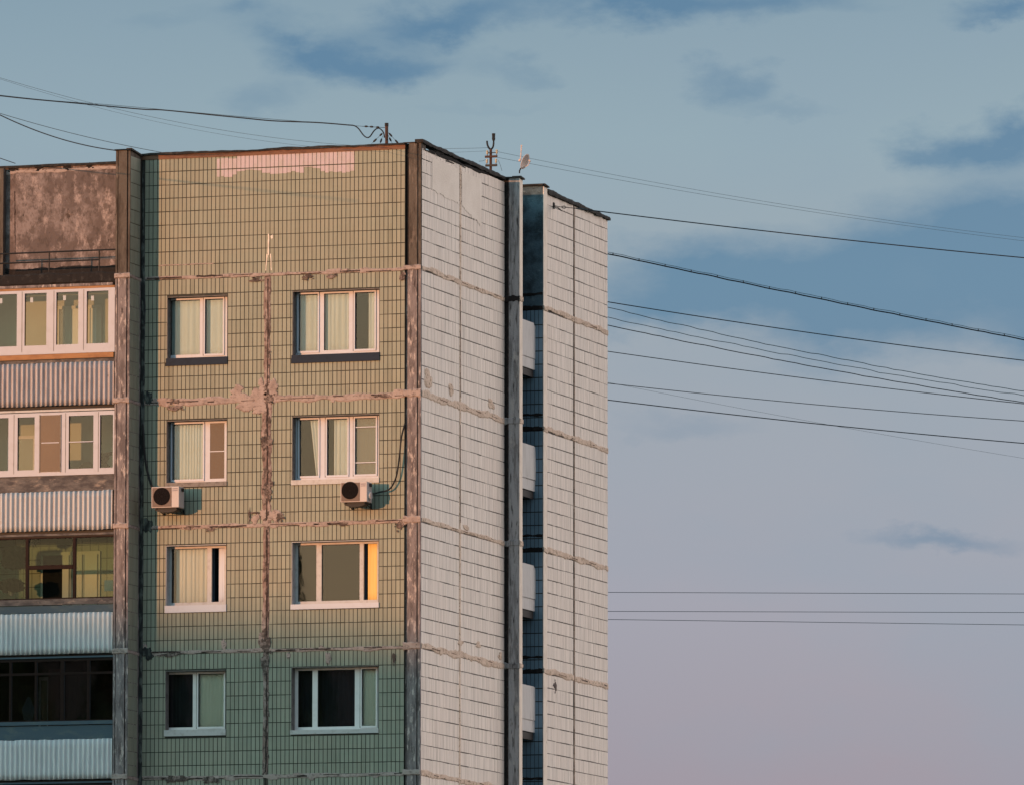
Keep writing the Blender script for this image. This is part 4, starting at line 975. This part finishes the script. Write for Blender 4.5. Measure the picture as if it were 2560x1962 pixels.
# ------------------------------------------------------------------ air conditioners
def ac(label, px_l, px_r, py_t, py_b, fan, has_side_box):
    Yf = -.56; x0 = front(px_l, 1240, Yf)[0]; x1 = front(px_r, 1240, Yf)[0]; z1 = front(px_r, py_t, Yf)[1]; z0 = front(px_r, py_b, Yf)[1]
    t = thing('air_conditioner', label, 'air conditioner', ((x0+x1)/2, -.3, z0), 'outdoor units on the tiled front')
    Yb = -.22; b = MB(); b.box(x0, x1, Yf, Yb, z0, z1); o = b.build('casing', ac_body, t)
    bv = o.modifiers.new('bevel', 'BEVEL'); bv.width = .012; bv.segments = 2
    fxc, fzc = front(fan[0], fan[1], Yf); rf = .195; xs = x0+(x1-x0)*.73
    MB().box(x0+.02, xs, Yf-.006, Yf-.001, z0+.02, z1-.02).build('grille_panel', ac_grille, t)
    b = MB(); n = 40
    vs = [(fxc, Yf-.010, fzc)] + [(fxc+rf*math.cos(i*2*math.pi/n), Yf-.010, fzc+rf*math.sin(i*2*math.pi/n)) for i in range(n)] + [(fxc+rf*math.cos(i*2*math.pi/n), Yf-.0065, fzc+rf*math.sin(i*2*math.pi/n)) for i in range(n)]
    b.poly(vs, [(0, 1+(i+1) % n, 1+i) for i in range(n)]+[(1+i, 1+(i+1) % n, 1+n+(i+1) % n, 1+n+i) for i in range(n)]); b.build('fan_opening', ac_black, t)
    b = MB()
    for rr_ in (.05, .09, .13, .165, .193): b.tube([(fxc+rr_*math.cos(i*2*math.pi/24), Yf-.014, fzc+rr_*math.sin(i*2*math.pi/24)) for i in range(25)], .0028, 4)
    for i in range(12): a = i*math.pi/6; b.tube([(fxc+.03*math.cos(a), Yf-.014, fzc+.03*math.sin(a)), (fxc+.195*math.cos(a), Yf-.014, fzc+.195*math.sin(a))], .0022, 4)
    b.build('fan_guard', ac_black, t)
    MB().box(xs+.02, x1-.03, Yf-.004, Yf-.001, z1-.06, z1-.045).box(xs+.02, x1-.035, Yf-.004, Yf-.001, z1-.10, z1-.088).build('maker_mark', ac_mark, t)
    for xb in (x0+.08, x1-.10):
        b = MB(); b.box(xb, xb+.03, Yf+.03, -.014, z0-.028, z0-.002); b.box(xb, xb+.03, -.045, -.012, z0-.12, z0-.028)
        b.tube([(xb+.015, Yf+.16, z0-.03), (xb+.015, -.03, z0-.10)], .010, 6); b.build('bracket', black, t)
    b = MB(); pts = []
    for i in range(11): a = math.pi*i/10; pts.append((x0+.06+(x1-x0-.12)*(1-math.cos(a))/2, 0, z0-.002-.10*math.sin(a)**.7))
    vs = [(p[0], -.50, p[2]) for p in pts]+[(p[0], -.26, p[2]) for p in pts]; m_ = len(pts)
    b.poly(vs, [(i, i+1, m_+i+1, m_+i) for i in range(m_-1)]+[tuple(range(m_)), tuple(range(m_, 2*m_))]); b.build('drip_tray', black, t)
    if has_side_box: 
        sx = x1+.004; b = MB(); n = 12
        vs = [(sx+.05*s_, -.42+.10*math.cos(i*2*math.pi/n)*(1-.2*s_), z0+.14+.11*math.sin(i*2*math.pi/n)*(1-.2*s_)) for s_ in (0, 1) for i in range(n)]
        b.poly(vs, [(i, (i+1) % n, n+(i+1) % n, n+i) for i in range(n)]+[tuple(range(n, 2*n))]); b.build('valve_cover', ac_body, t)
    box('terminal_cover', x1+.002, x1+.03, -.42, -.30, z1-.10, z1-.03, black, t)
    return t, x0, x1, z0, z1
def smooth_path(pts, n=8):
    P = [Vector(p) for p in pts]; out = []
    for i in range(len(P)-1):
        p0, p1, p2, p3 = P[max(i-1, 0)], P[i], P[i+1], P[min(i+2, len(P)-1)]
        for j in range(n):
            t = j/n; out.append(.5*((2*p1)+(p2-p0)*t+(2*p0-5*p1+4*p2-p3)*t*t+(3*p1-p0-3*p2+p3)*t*t*t))
    out.append(P[-1]); return out
t, x0, x1, z0, z1 = ac('outdoor air conditioner at the left corner, half in the fin shadow', 378.5, 447.5, 1214.5, 1267, (404.5, 1240), False)
def fp(px, py, Y): x, z = front(px, py, Y); return (x, Y, z)
MB().tube(smooth_path([fp(384, 1222, -.3), fp(379, 1214, -.15), fp(371, 1190, -.06), fp(365, 1160, -.05), fp(360, 1120, -.05), fp(358, 1085, -.05), fp(356, 1060, -.04)]), .024, 7).build('refrigerant_pipe', black, t)
t, x0, x1, z0, z1 = ac('outdoor air conditioner under the right window, black pipe looping up from it', 851, 917.5, 1202.5, 1253, (875, 1225), True)
MB().tube(smooth_path([(x1+.01, -.35, z0+.20), fp(936, 1233, -.15), fp(950, 1229, -.12), fp(968, 1225, -.12), fp(980, 1214, -.12), fp(990, 1192, -.12), fp(996, 1160, -.12), fp(1000, 1125, -.12), fp(1004, 1090, -.10), fp(1013, 1056, -.03)]), .019, 7).build('refrigerant_pipe', black, t)

# ------------------------------------------------------------------ roof furniture
# stub mast with stays and egg insulators
MY = 1.6
t = thing('roof_mast', 'short rusty cable mast behind the green front, guyed with small insulators', 'mast', (*front(967, 400, MY)[:1], MY, ROOF-.1))
x = front(967, 330, MY)[0]; zt = front(967, 309, MY)[1]
MB().tube([(x, MY, ROOF-.1), (x-.005, MY, zt)], .038, 8).build('pole', rust, t)
MB().tube([(x-.005, MY, zt-.07), (x-.005, MY, zt+.005)], .046, 8).build('cap', black, t)
b = MB()
def egg(a, b_, f0, f1, r=.022):
    a, b_ = Vector(a), Vector(b_); MB().tube([a+(b_-a)*(f0+(f1-f0)*q) for q in (0, .25, .75, 1)], [r*.6, r, r, r*.6], 7).build('insulator', black, t)
P = lambda px, py, Y=MY: fp(px, py, Y)
for (ax, ay, bx, by, yy, eg) in ((957, 333, 929, 360, MY, ((.05, .28), (.55, .85))), (957, 340, 950, 360, MY-.4, ((.4, .85),)), (969, 330, 998, 362, MY, ((.12, .38), (.65, .92))), (970, 338, 981, 360, MY+.4, ((.35, .7),))):
    a_, c_ = P(ax, ay), P(bx, by, yy); b.tube([a_, c_], .004, 4)
    for e_ in eg: egg(a_, c_, *e_)
a_, c_ = P(963, 320), P(905, 316.5); b.tube([a_, c_], .006, 4)
for e_ in ((.28, .42), (.56, .72), (.82, .97)): egg(a_, P(910, 316.5), *e_, r=.021)
b.build('guy_wire', wire_dark, t)
MB().box(x-.07, x-.03, MY-.03, MY+.03, ROOF+.12, ROOF+.26).build('clamp', rust, t); MB().box(x+.03, x+.07, MY-.03, MY+.03, ROOF+.15, ROOF+.3).build('clamp', rust, t)
# forked mast with cross arms
M2 = 5.75
t = thing('forked_mast', 'dark forked mast with insulated cross arms on the end wall roof', 'mast', (front(1226.5, 420, M2)[0], M2, ROOF-.1))
q = lambda px, py, Y=M2: fp(px, py, Y)
MB().tube([(front(1226.5, 400, M2)[0], M2, ROOF-.1), q(1227, 373)], .032, 8).build('pole', rust, t)
MB().tube(smooth_path([q(1217.5, 353), q(1218.5, 362), q(1222, 370), q(1227, 374), q(1232, 369), q(1234, 360), q(1234, 350)]), .022, 8).build('fork', black, t)
MB().tube([q(1234.2, 352), q(1234, 347), q(1234, 334.5)], [.030, .040, .042], 10).build('sleeve', black, t)
def bar(a, b_, hw, m, n='cross_arm'):
    (xa, _, za), (xb, _, zb_) = q(*a), q(*b_); MB().box(xa, xb, M2-.06, M2-.02, (za+zb_)/2-hw, (za+zb_)/2+hw).build(n, m, t)
bar((1214, 393.5), (1244.5, 392), .024, rust); bar((1215, 414.5), (1244, 415), .024, black); bar((1219, 383), (1243, 383), .008, wire_dark, 'thin_arm')
for (px, py) in ((1243.2, 380), (1219.5, 382), (1218.5, 404), (1241.5, 403)):
    a_ = Vector(q(px, py)); a_.y -= .04
    MB().tube([a_+Vector((0, 0, -.055)), a_+Vector((0, 0, -.02)), a_+Vector((0, 0, 0)), a_+Vector((0, 0, .02)), a_+Vector((0, 0, .045))], [.012, .028, .020, .030, .018], 9).build('insulator', porcelain, t)
    MB().tube([a_+Vector((0, 0, -.13)), a_+Vector((0, 0, -.05))], .008, 5).build('pin', rust, t)
bwr = MB(); bwr.tube([q(1214, 400), q(1207, 403), q(1197, 404)], .004, 4); bwr.tube([q(1246, 402), q(1251, 414), q(1255, 428)], .004, 4); bwr.build('drop_wire', wire_dark, t)
# satellite dish
DY = YP-.11
t = thing('satellite_dish', 'pale satellite dish seen edge-on with a thin upright pole behind it', 'dish', (fp(1298.5, 434, DY)[0], DY, ROOF+.09))
dq = lambda px, py, Y=DY: fp(px, py, Y)
MB().tube([dq(1298.7, 434), dq(1298.8, 428), dq(1302, 421)], .016, 6).build('mount', black, t)
MB().tube([dq(1301.5, 398), dq(1303.7, 364)], .014, 6).build('upright_pole', dish_m, t); MB().tube([dq(1302.2, 365), dq(1305.2, 364.5)], .016, 6).build('pole_cap', dish_m, t)
c0 = Vector(dq(1308.5, 403)); ax = (Vector(dq(1316, 384))-Vector(dq(1301, 421))); La = ax.length/2; ax.normalize()
nrm = Vector((.99, -.12, -.1)); nrm = (nrm-ax*nrm.dot(ax)).normalized(); wv = ax.cross(nrm).normalized()
wv = ax.cross(nrm).normalized()
b = MB(); vs = []; n = 24
for j in range(6):
    rr_ = j/5
    for i in range(n):
        a = 2*math.pi*i/n; p = c0+ax*math.cos(a)*La*rr_+wv*math.sin(a)*La*.9*rr_+nrm*(rr_**2)*.05; vs.append(p)
b.poly(vs, [(j*n+i, j*n+(i+1) % n, (j+1)*n+(i+1) % n, (j+1)*n+i) for j in range(5) for i in range(n)])
o = b.build('reflector', dish_m, t, smooth=True); md = o.modifiers.new('s', 'SOLIDIFY'); md.thickness = .012
MB().tube(smooth_path([dq(1303, 421.5), dq(1312, 418), dq(1320, 414), dq(1323, 407)]), .009, 6).build('feed_arm', dish_m, t)
MB().tube([dq(1323.5, 409), dq(1325, 404), dq(1322, 400)], [.016, .024, .018], 8).build('feed_horn', dish_m, t)
MB().tube([dq(1310, 391), dq(1322, 401)], .005, 4).build('strut', pvc, t)
MB().tube([dq(1297.5, 404), dq(1300, 400), dq(1302, 398)], [.02, .03, .02], 8).build('pole_clamp', dish_m, t)
# wall anchor with strainer on the far end wall
sq = lambda px, py, X=.30: (lambda yz: (X, yz[0], yz[1]))(side(px, py, X))
t = thing('wall_anchor', 'black plate and strainer chain fixed near the top of the far end wall', 'anchor', sq(1384.5, 523, .28))
y_, z_ = side(1384.5, 515, .275); MB().box(.268, .29, y_-.05, y_+.05, z_-.075, z_+.075).build('plate', black, t)
aq = lambda px, py, Y: fp(px, py, Y)
Yk = y_
MB().tube([(.29, y_, z_+.0), aq(1400, 518, Yk-.4), aq(1418, 519.5, Yk-.8), aq(1440, 522, Yk-1.2), aq(1472, 525.8, Yk-2.0)], .009, 6).build('chain', black, t)
MB().tube(smooth_path([aq(1403, 518, Yk-.45), aq(1408, 516, Yk-.5), aq(1415, 517.5, Yk-.6), aq(1413, 521.5, Yk-.6), aq(1407, 521, Yk-.5), aq(1403, 518, Yk-.45)]), .007, 5).build('turnbuckle', black, t)
MB().tube([aq(1440, 521.5, Yk-1.2), aq(1455, 524, Yk-1.6), aq(1471, 525.6, Yk-2.0)], [.014, .026, .014], 7).build('grip', black, t)
MB().tube([(.29, y_, z_-.02), aq(1395, 520, Yk-.3), aq(1404, 528, Yk-.4)], [.006, .012, .012], 6).build('drop_clamp', black, t)

# ------------------------------------------------------------------ overhead cables
def cable(label, p0, p1, r, m, ext0=0.0, ext1=1.6, sag=0.0, wave=0.0, wseed=0, clips=0, group='overhead cables leaving the right side of the building', twin=None, name='overhead_cable'):
    a, b_ = Vector(p0), Vector(p1); d = b_-a; n = 90
    pts = []
    for i in range(n+1):
        t_ = ext0+(ext1-ext0)*i/n; p = a+d*t_; p.z -= sag*4*t_*(1-t_)
        if wave: p.z += wave*(n1d(t_*22, wseed)+.6*n1d(t_*60, wseed+3))
        pts.append(p)
    o0 = pts[0]
    if twin or clips:
        t = thing(name, label, 'cable', o0, group)
        MB().tube(pts, r, 5).build('main_strand', m, t)
        if twin: MB().tube([p+Vector((0, 0, twin+(.012*n1d(i*.7, 5.)))) for i, p in enumerate(pts)], .006, 4).build('carrier_wire', wire_thin, t)
        for i in range(clips):
            f = (i+.5)/clips; k = f*n; p = pts[int(k)].lerp(pts[min(int(k)+1, n)], k-int(k))
            MB().box(p.x-.008, p.x+.008, p.y-.014, p.y+.014, p.z-.016, p.z+(twin or 0)+.008).build('clip', m, t)
    else:
        o = MB().tube(pts, r, 5).build(name, m, None, origin=o0); o['label'] = label; o['category'] = 'cable'; o['group'] = group
YB = Y3+.35
C = lambda px, py, Y=YB: fp(px, py, Y)
grp = 'overhead cables leaving the right side of the building'
cable('single dark cable running right from the anchor on the far end wall', aq(1472, 525.8, Yk-2.0), fp(2560, 645, Yk+3), .013, wire_dark, 0, 1.6, sag=.04)
cable('heavy clipped double cable, second from the top right of the building', C(1500, 631), C(2560, 850, YB+3), .016, wire_dark, 0, 1.6, sag=.03, wave=.012, wseed=3, clips=26, twin=.045)
cable('straight dark cable just below the clipped double cable', C(1500, 752), C(2560, 901.5, YB+3), .012, wire_dark, 0, 1.6, sag=.06)
cable('wavy thin cable, upper one of the three converging strands', C(1500, 764), C(2560, 978, YB+3), .009, wire_thin, 0, 1.6, sag=.12, wave=.020, wseed=1)
cable('wavy thin cable, middle one of the three converging strands', C(1500, 789), C(2560, 989, YB+3), .008, wire_thin, 0, 1.6, sag=.10, wave=.026, wseed=2)
cable('slightly wavy cable, lowest of the three converging strands', C(1500, 809), C(2560, 1006, YB+3), .011, wire_dark, 0, 1.6, sag=.08, wave=.012, wseed=4)
cable('straight cable meeting the converging strands at the right edge', C(1500, 876), C(2560, 1009, YB+3), .010, wire_dark, 0, 1.6, sag=.05)
cable('thin dark cable, second from the bottom of the sloping bundle', C(1500, 956), C(2560, 1052, YB+3), .009, wire_dark, 0, 1.6, sag=.06)
cable('faint steep wire crossing the lowest sloping cable', C(1500, 952), C(2560, 1145, YB+20), .0035, wire_thin, 0, 1.6, sag=.05)
cable('lowest of the sloping dark cables right of the building', C(1500, 997), C(2560, 1107.5, YB+3), .012, wire_dark, 0, 1.6, sag=.05)
cable('level thin cable, uppermost of the three low horizontal ones', C(1495, 1479.5), C(2560, 1483.5, YB+8), .007, wire_thin, 0, 1.6, sag=.0)
cable('level thin cable, middle of the three low horizontal ones', C(1495, 1527), C(2560, 1530, YB+8), .007, wire_thin, 0, 1.6, sag=.0)
cable('level thin cable, lowest of the three low horizontal ones', C(1495, 1547), C(2560, 1561, YB+8), .007, wire_thin, 0, 1.6, sag=.0)
a_ = Vector(q(1244, 380)); c_ = Vector(q(1222, 390))
cable('faint upper wire running far right from the forked mast', a_, fp(2560, 595, M2+25), .004, wire_thin, 0, 1.5, sag=.15)
cable('faint lower wire running far right from the forked mast', c_, fp(2560, 603, M2+25), .004, wire_thin, 0, 1.5, sag=.12)
gl_ = 'overhead cables on the left of the roof'
cable('faint high wire from the forked mast to the upper left edge', q(1219, 370), fp(0, 195, M2-25), .004, wire_thin, 0, 1.5, sag=.45, group=gl_)
cable('faint second wire beside it from the forked mast to the upper left', q(1219, 378), fp(0, 198, M2-25), .003, wire_thin, 0, 1.5, sag=.5, group=gl_)
pts2 = [fp(-700, 150, MY-3), fp(-300, 200, MY-2), fp(0, 240, MY-1.5), fp(200, 259.5, MY-1), fp(300, 269, MY), fp(365, 274.5, MY), fp(410, 276, MY), fp(529, 288, MY), fp(600, 295, MY), fp(684, 303, MY), fp(790, 307, MY), fp(867, 313, MY), fp(885, 315, MY), fp(896, 322, MY), fp(908, 338, MY), fp(917, 344.5, MY), fp(925, 342, MY), fp(935, 328, MY), fp(944, 321.5, MY), fp(952, 324, MY), fp(959, 333, MY), fp(961, 345, MY)]
sp2 = smooth_path(pts2, 6)
t = thing('overhead_cable', 'dark sagging cable that loops down and up to the rusty mast', 'cable', sp2[0], gl_)
MB().tube(sp2, .015, 6).build('main_strand', wire_dark, t)
MB().tube(smooth_path([fp(-700, 148, MY-3), fp(0, 238.5, MY-1.5), fp(300, 265, MY), fp(600, 292, MY), fp(905, 316.5, MY)], 20), .005, 4).build('carrier_wire', wire_thin, t)
cable('dark cable dropping from the left edge to the top of the fin', fp(292, 377, .6), fp(0, 288, -6), .013, wire_dark, 0, 1.6, sag=.12, group=gl_)
cable('thin wire above it dropping from the left edge to the green front roof', fp(412, 383, .5), fp(0, 284, -5), .007, wire_thin, 0, 1.6, sag=.06, group=gl_)
cable('short thin wire at the far left dropping onto the blank wall roof', fp(38, 409, .6), fp(0, 396, -2), .010, wire_dark, 0, 4, sag=.0, group=gl_)

# ------------------------------------------------------------------ what stands opposite, behind the camera's left shoulder
sdv = Vector((-math.sin(SUN_AZ), -math.cos(SUN_AZ), 0)); lat = Vector((math.cos(SUN_AZ), -math.sin(SUN_AZ), 0))
DH = 195.0; base = sdv*DH
zc = 15.35 + DH*math.tan(SUN_EL)          # roof height that shades the facade below about 15.8 m
t = thing('opposite_house', 'long plastered house with a shallow pitched roof facing the block', 'building', tuple(base))
def op(l, dpt, z): p = base + lat*l + sdv*dpt; return (p.x, p.y, z)
LW, RW, SL = -24, 12, .125
ridge = -10; zr = zc - SL*ridge; 
b = MB(); prof = [(LW, 0), (RW, 0), (RW, zc-SL*RW-.3), (ridge, zr-.3), (LW, zr-.3-SL*(ridge-LW))]
vs = [op(l, 0, z) for l, z in prof]+[op(l, 14, z) for l, z in prof]
b.poly(vs, [(0, 1, 2, 3, 4), (9, 8, 7, 6, 5)]+[(i, (i+1) % 5, 5+(i+1) % 5, 5+i) for i in range(5)]); b.build('wall', brick_m, t)
b = MB(); prof = [(RW+.6, zc-SL*RW-.38), (ridge, zr-.29), (LW-.6, zr-.38-SL*(ridge-LW))]
vs = [op(l, -.5, z) for l, z in prof]+[op(l, 14.5, z) for l, z in prof]+[op(l, -.5, z+.3) for l, z in prof]+[op(l, 14.5, z+.3) for l, z in prof]
b.poly(vs, [(0, 1, 4, 3), (1, 2, 5, 4), (6, 9, 10, 7), (7, 10, 11, 8), (0, 6, 7, 1), (1, 7, 8, 2), (3, 4, 10, 9), (4, 5, 11, 10), (0, 3, 9, 6), (2, 8, 11, 5)]); b.build('roof', bitumen, t)
for f in range(5):
    for c in range(8):
        l = -21+c*4; z = 1.2+f*2.9
        v8 = [op(l+dl, dp, z+dz) for dp in (-.02, .05) for dl, dz in ((0, 0), (1.5, 0), (1.5, 1.5), (0, 1.5))]
        MB().poly(v8, [(0, 1, 2, 3), (7, 6, 5, 4), (0, 4, 5, 1), (1, 5, 6, 2), (2, 6, 7, 3), (3, 7, 4, 0)]).build('window', glass_in, t)
tdir = Vector((-math.sin(YAW), -math.cos(YAW), 0)); tlat = Vector((math.cos(YAW), -math.sin(YAW), 0))
t = thing('opposite_block', 'dark flat-roofed block behind the poplars', 'building', tuple(tdir*112))
def ob(l, d, z): p = tdir*d + tlat*l + Vector((-4, 0, 0)); return (p.x, p.y, z)
vs = [ob(l, d, z) for z in (0, 23.3) for l, d in ((-14, 112), (24, 112), (24, 124), (-14, 124))]
MB().poly(vs, [(0, 1, 5, 4), (1, 2, 6, 5), (2, 3, 7, 6), (3, 0, 4, 7), (4, 5, 6, 7)]).build('wall', brick_m, t)
vs = [ob(l, d, z) for z in (23.31, 23.6) for l, d in ((-14.4, 111.6), (24.4, 111.6), (24.4, 124.4), (-14.4, 124.4))]
MB().poly(vs, [(0, 1, 5, 4), (1, 2, 6, 5), (2, 3, 7, 6), (3, 0, 4, 7), (4, 5, 6, 7), (3, 2, 1, 0)]).build('roof', bitumen, t)
for f in range(7):
    for c in range(9):
        l = -12+c*4; z = 1.2+f*2.9; v8 = [ob(l+dl, dp, z+dz) for dp in (111.98, 112.05) for dl, dz in ((0, 0), (1.5, 0), (1.5, 1.5), (0, 1.5))]
        MB().poly(v8, [(0, 1, 2, 3), (7, 6, 5, 4), (0, 4, 5, 1), (1, 5, 6, 2), (2, 6, 7, 3), (3, 7, 4, 0)]).build('window', glass_in, t)
rr = random.Random(5)
def tree_meshes():
    b = MB(); H = 24.0
    for i in range(5200):
        t_ = rr.random()**.8; z = 4+t_*(H-4); rad = 3.6*math.sin(math.pi*min(1, (.12+t_*.88)))**.7*(1.05-.55*t_)
        a = rr.uniform(0, 6.28); q_ = rr.random()**.5*rad*(1+.3*mnoise.noise(Vector((a*1.3, z*.35, 1))))
        c = Vector((q_*math.cos(a), q_*math.sin(a), z)); l = rr.uniform(.18, .42)
        d = Vector((rr.uniform(-1, 1), rr.uniform(-1, 1), rr.uniform(-1, 1))).normalized(); u = d.cross(Vector((rr.random(), rr.random(), rr.random()))).normalized()*l*.6
        b.poly([c-d*l, c+u, c+d*l, c-u], [(0, 1, 2, 3)])
    c = MB(); c.tube([(0, 0, 0), (.1, 0, 6), (0, .1, 13), (.1, 0, 21)], [.35, .27, .17, .05], 8)
    for i in range(9):
        a = i*2.4; z = 5+i*1.7; c.tube([(0, 0, z), (1.1*math.cos(a), 1.1*math.sin(a), z+1.2), (2.1*math.cos(a), 2.1*math.sin(a), z+3)], [.12, .08, .03], 6)
    return b, c
tb, tk = tree_meshes()
tdir = Vector((-math.sin(YAW), -math.cos(YAW), 0)); tlat = Vector((math.cos(YAW), -math.sin(YAW), 0))
src = None
for i, (l, dd, s_, w) in enumerate(((-11.5, 96, .99, 'leftmost of the row'), (-8.0, 101, 1.04, 'second from the left'), (-3.3, 95, 1.11, 'middle of the row'), (7.0, 102, 1.02, 'second from the right'), (12.5, 97, .93, 'rightmost of the row'))):
    p = tdir*dd + tlat*l + Vector((-3, 0, 0))
    t = thing('poplar_tree', 'tall dense poplar opposite the block, '+w, 'tree', tuple(p), 'poplars opposite the block')
    t.rotation_euler.z = i*1.3; t.scale = (s_, s_, s_)
    if src is None:
        ORG[t.name] = Vector((0, 0, 0))
        c1 = tb.build('crown', leaf, t, kind='stuff'); c2 = tk.build('trunk', bark, t); src = (c1.data, c2.data)
    else:
        for nm, me in zip(('crown', 'trunk'), src):
            o = bpy.data.objects.new(nm, me); COL.objects.link(o); o.parent = t
            if nm == 'crown': o['kind'] = 'stuff'
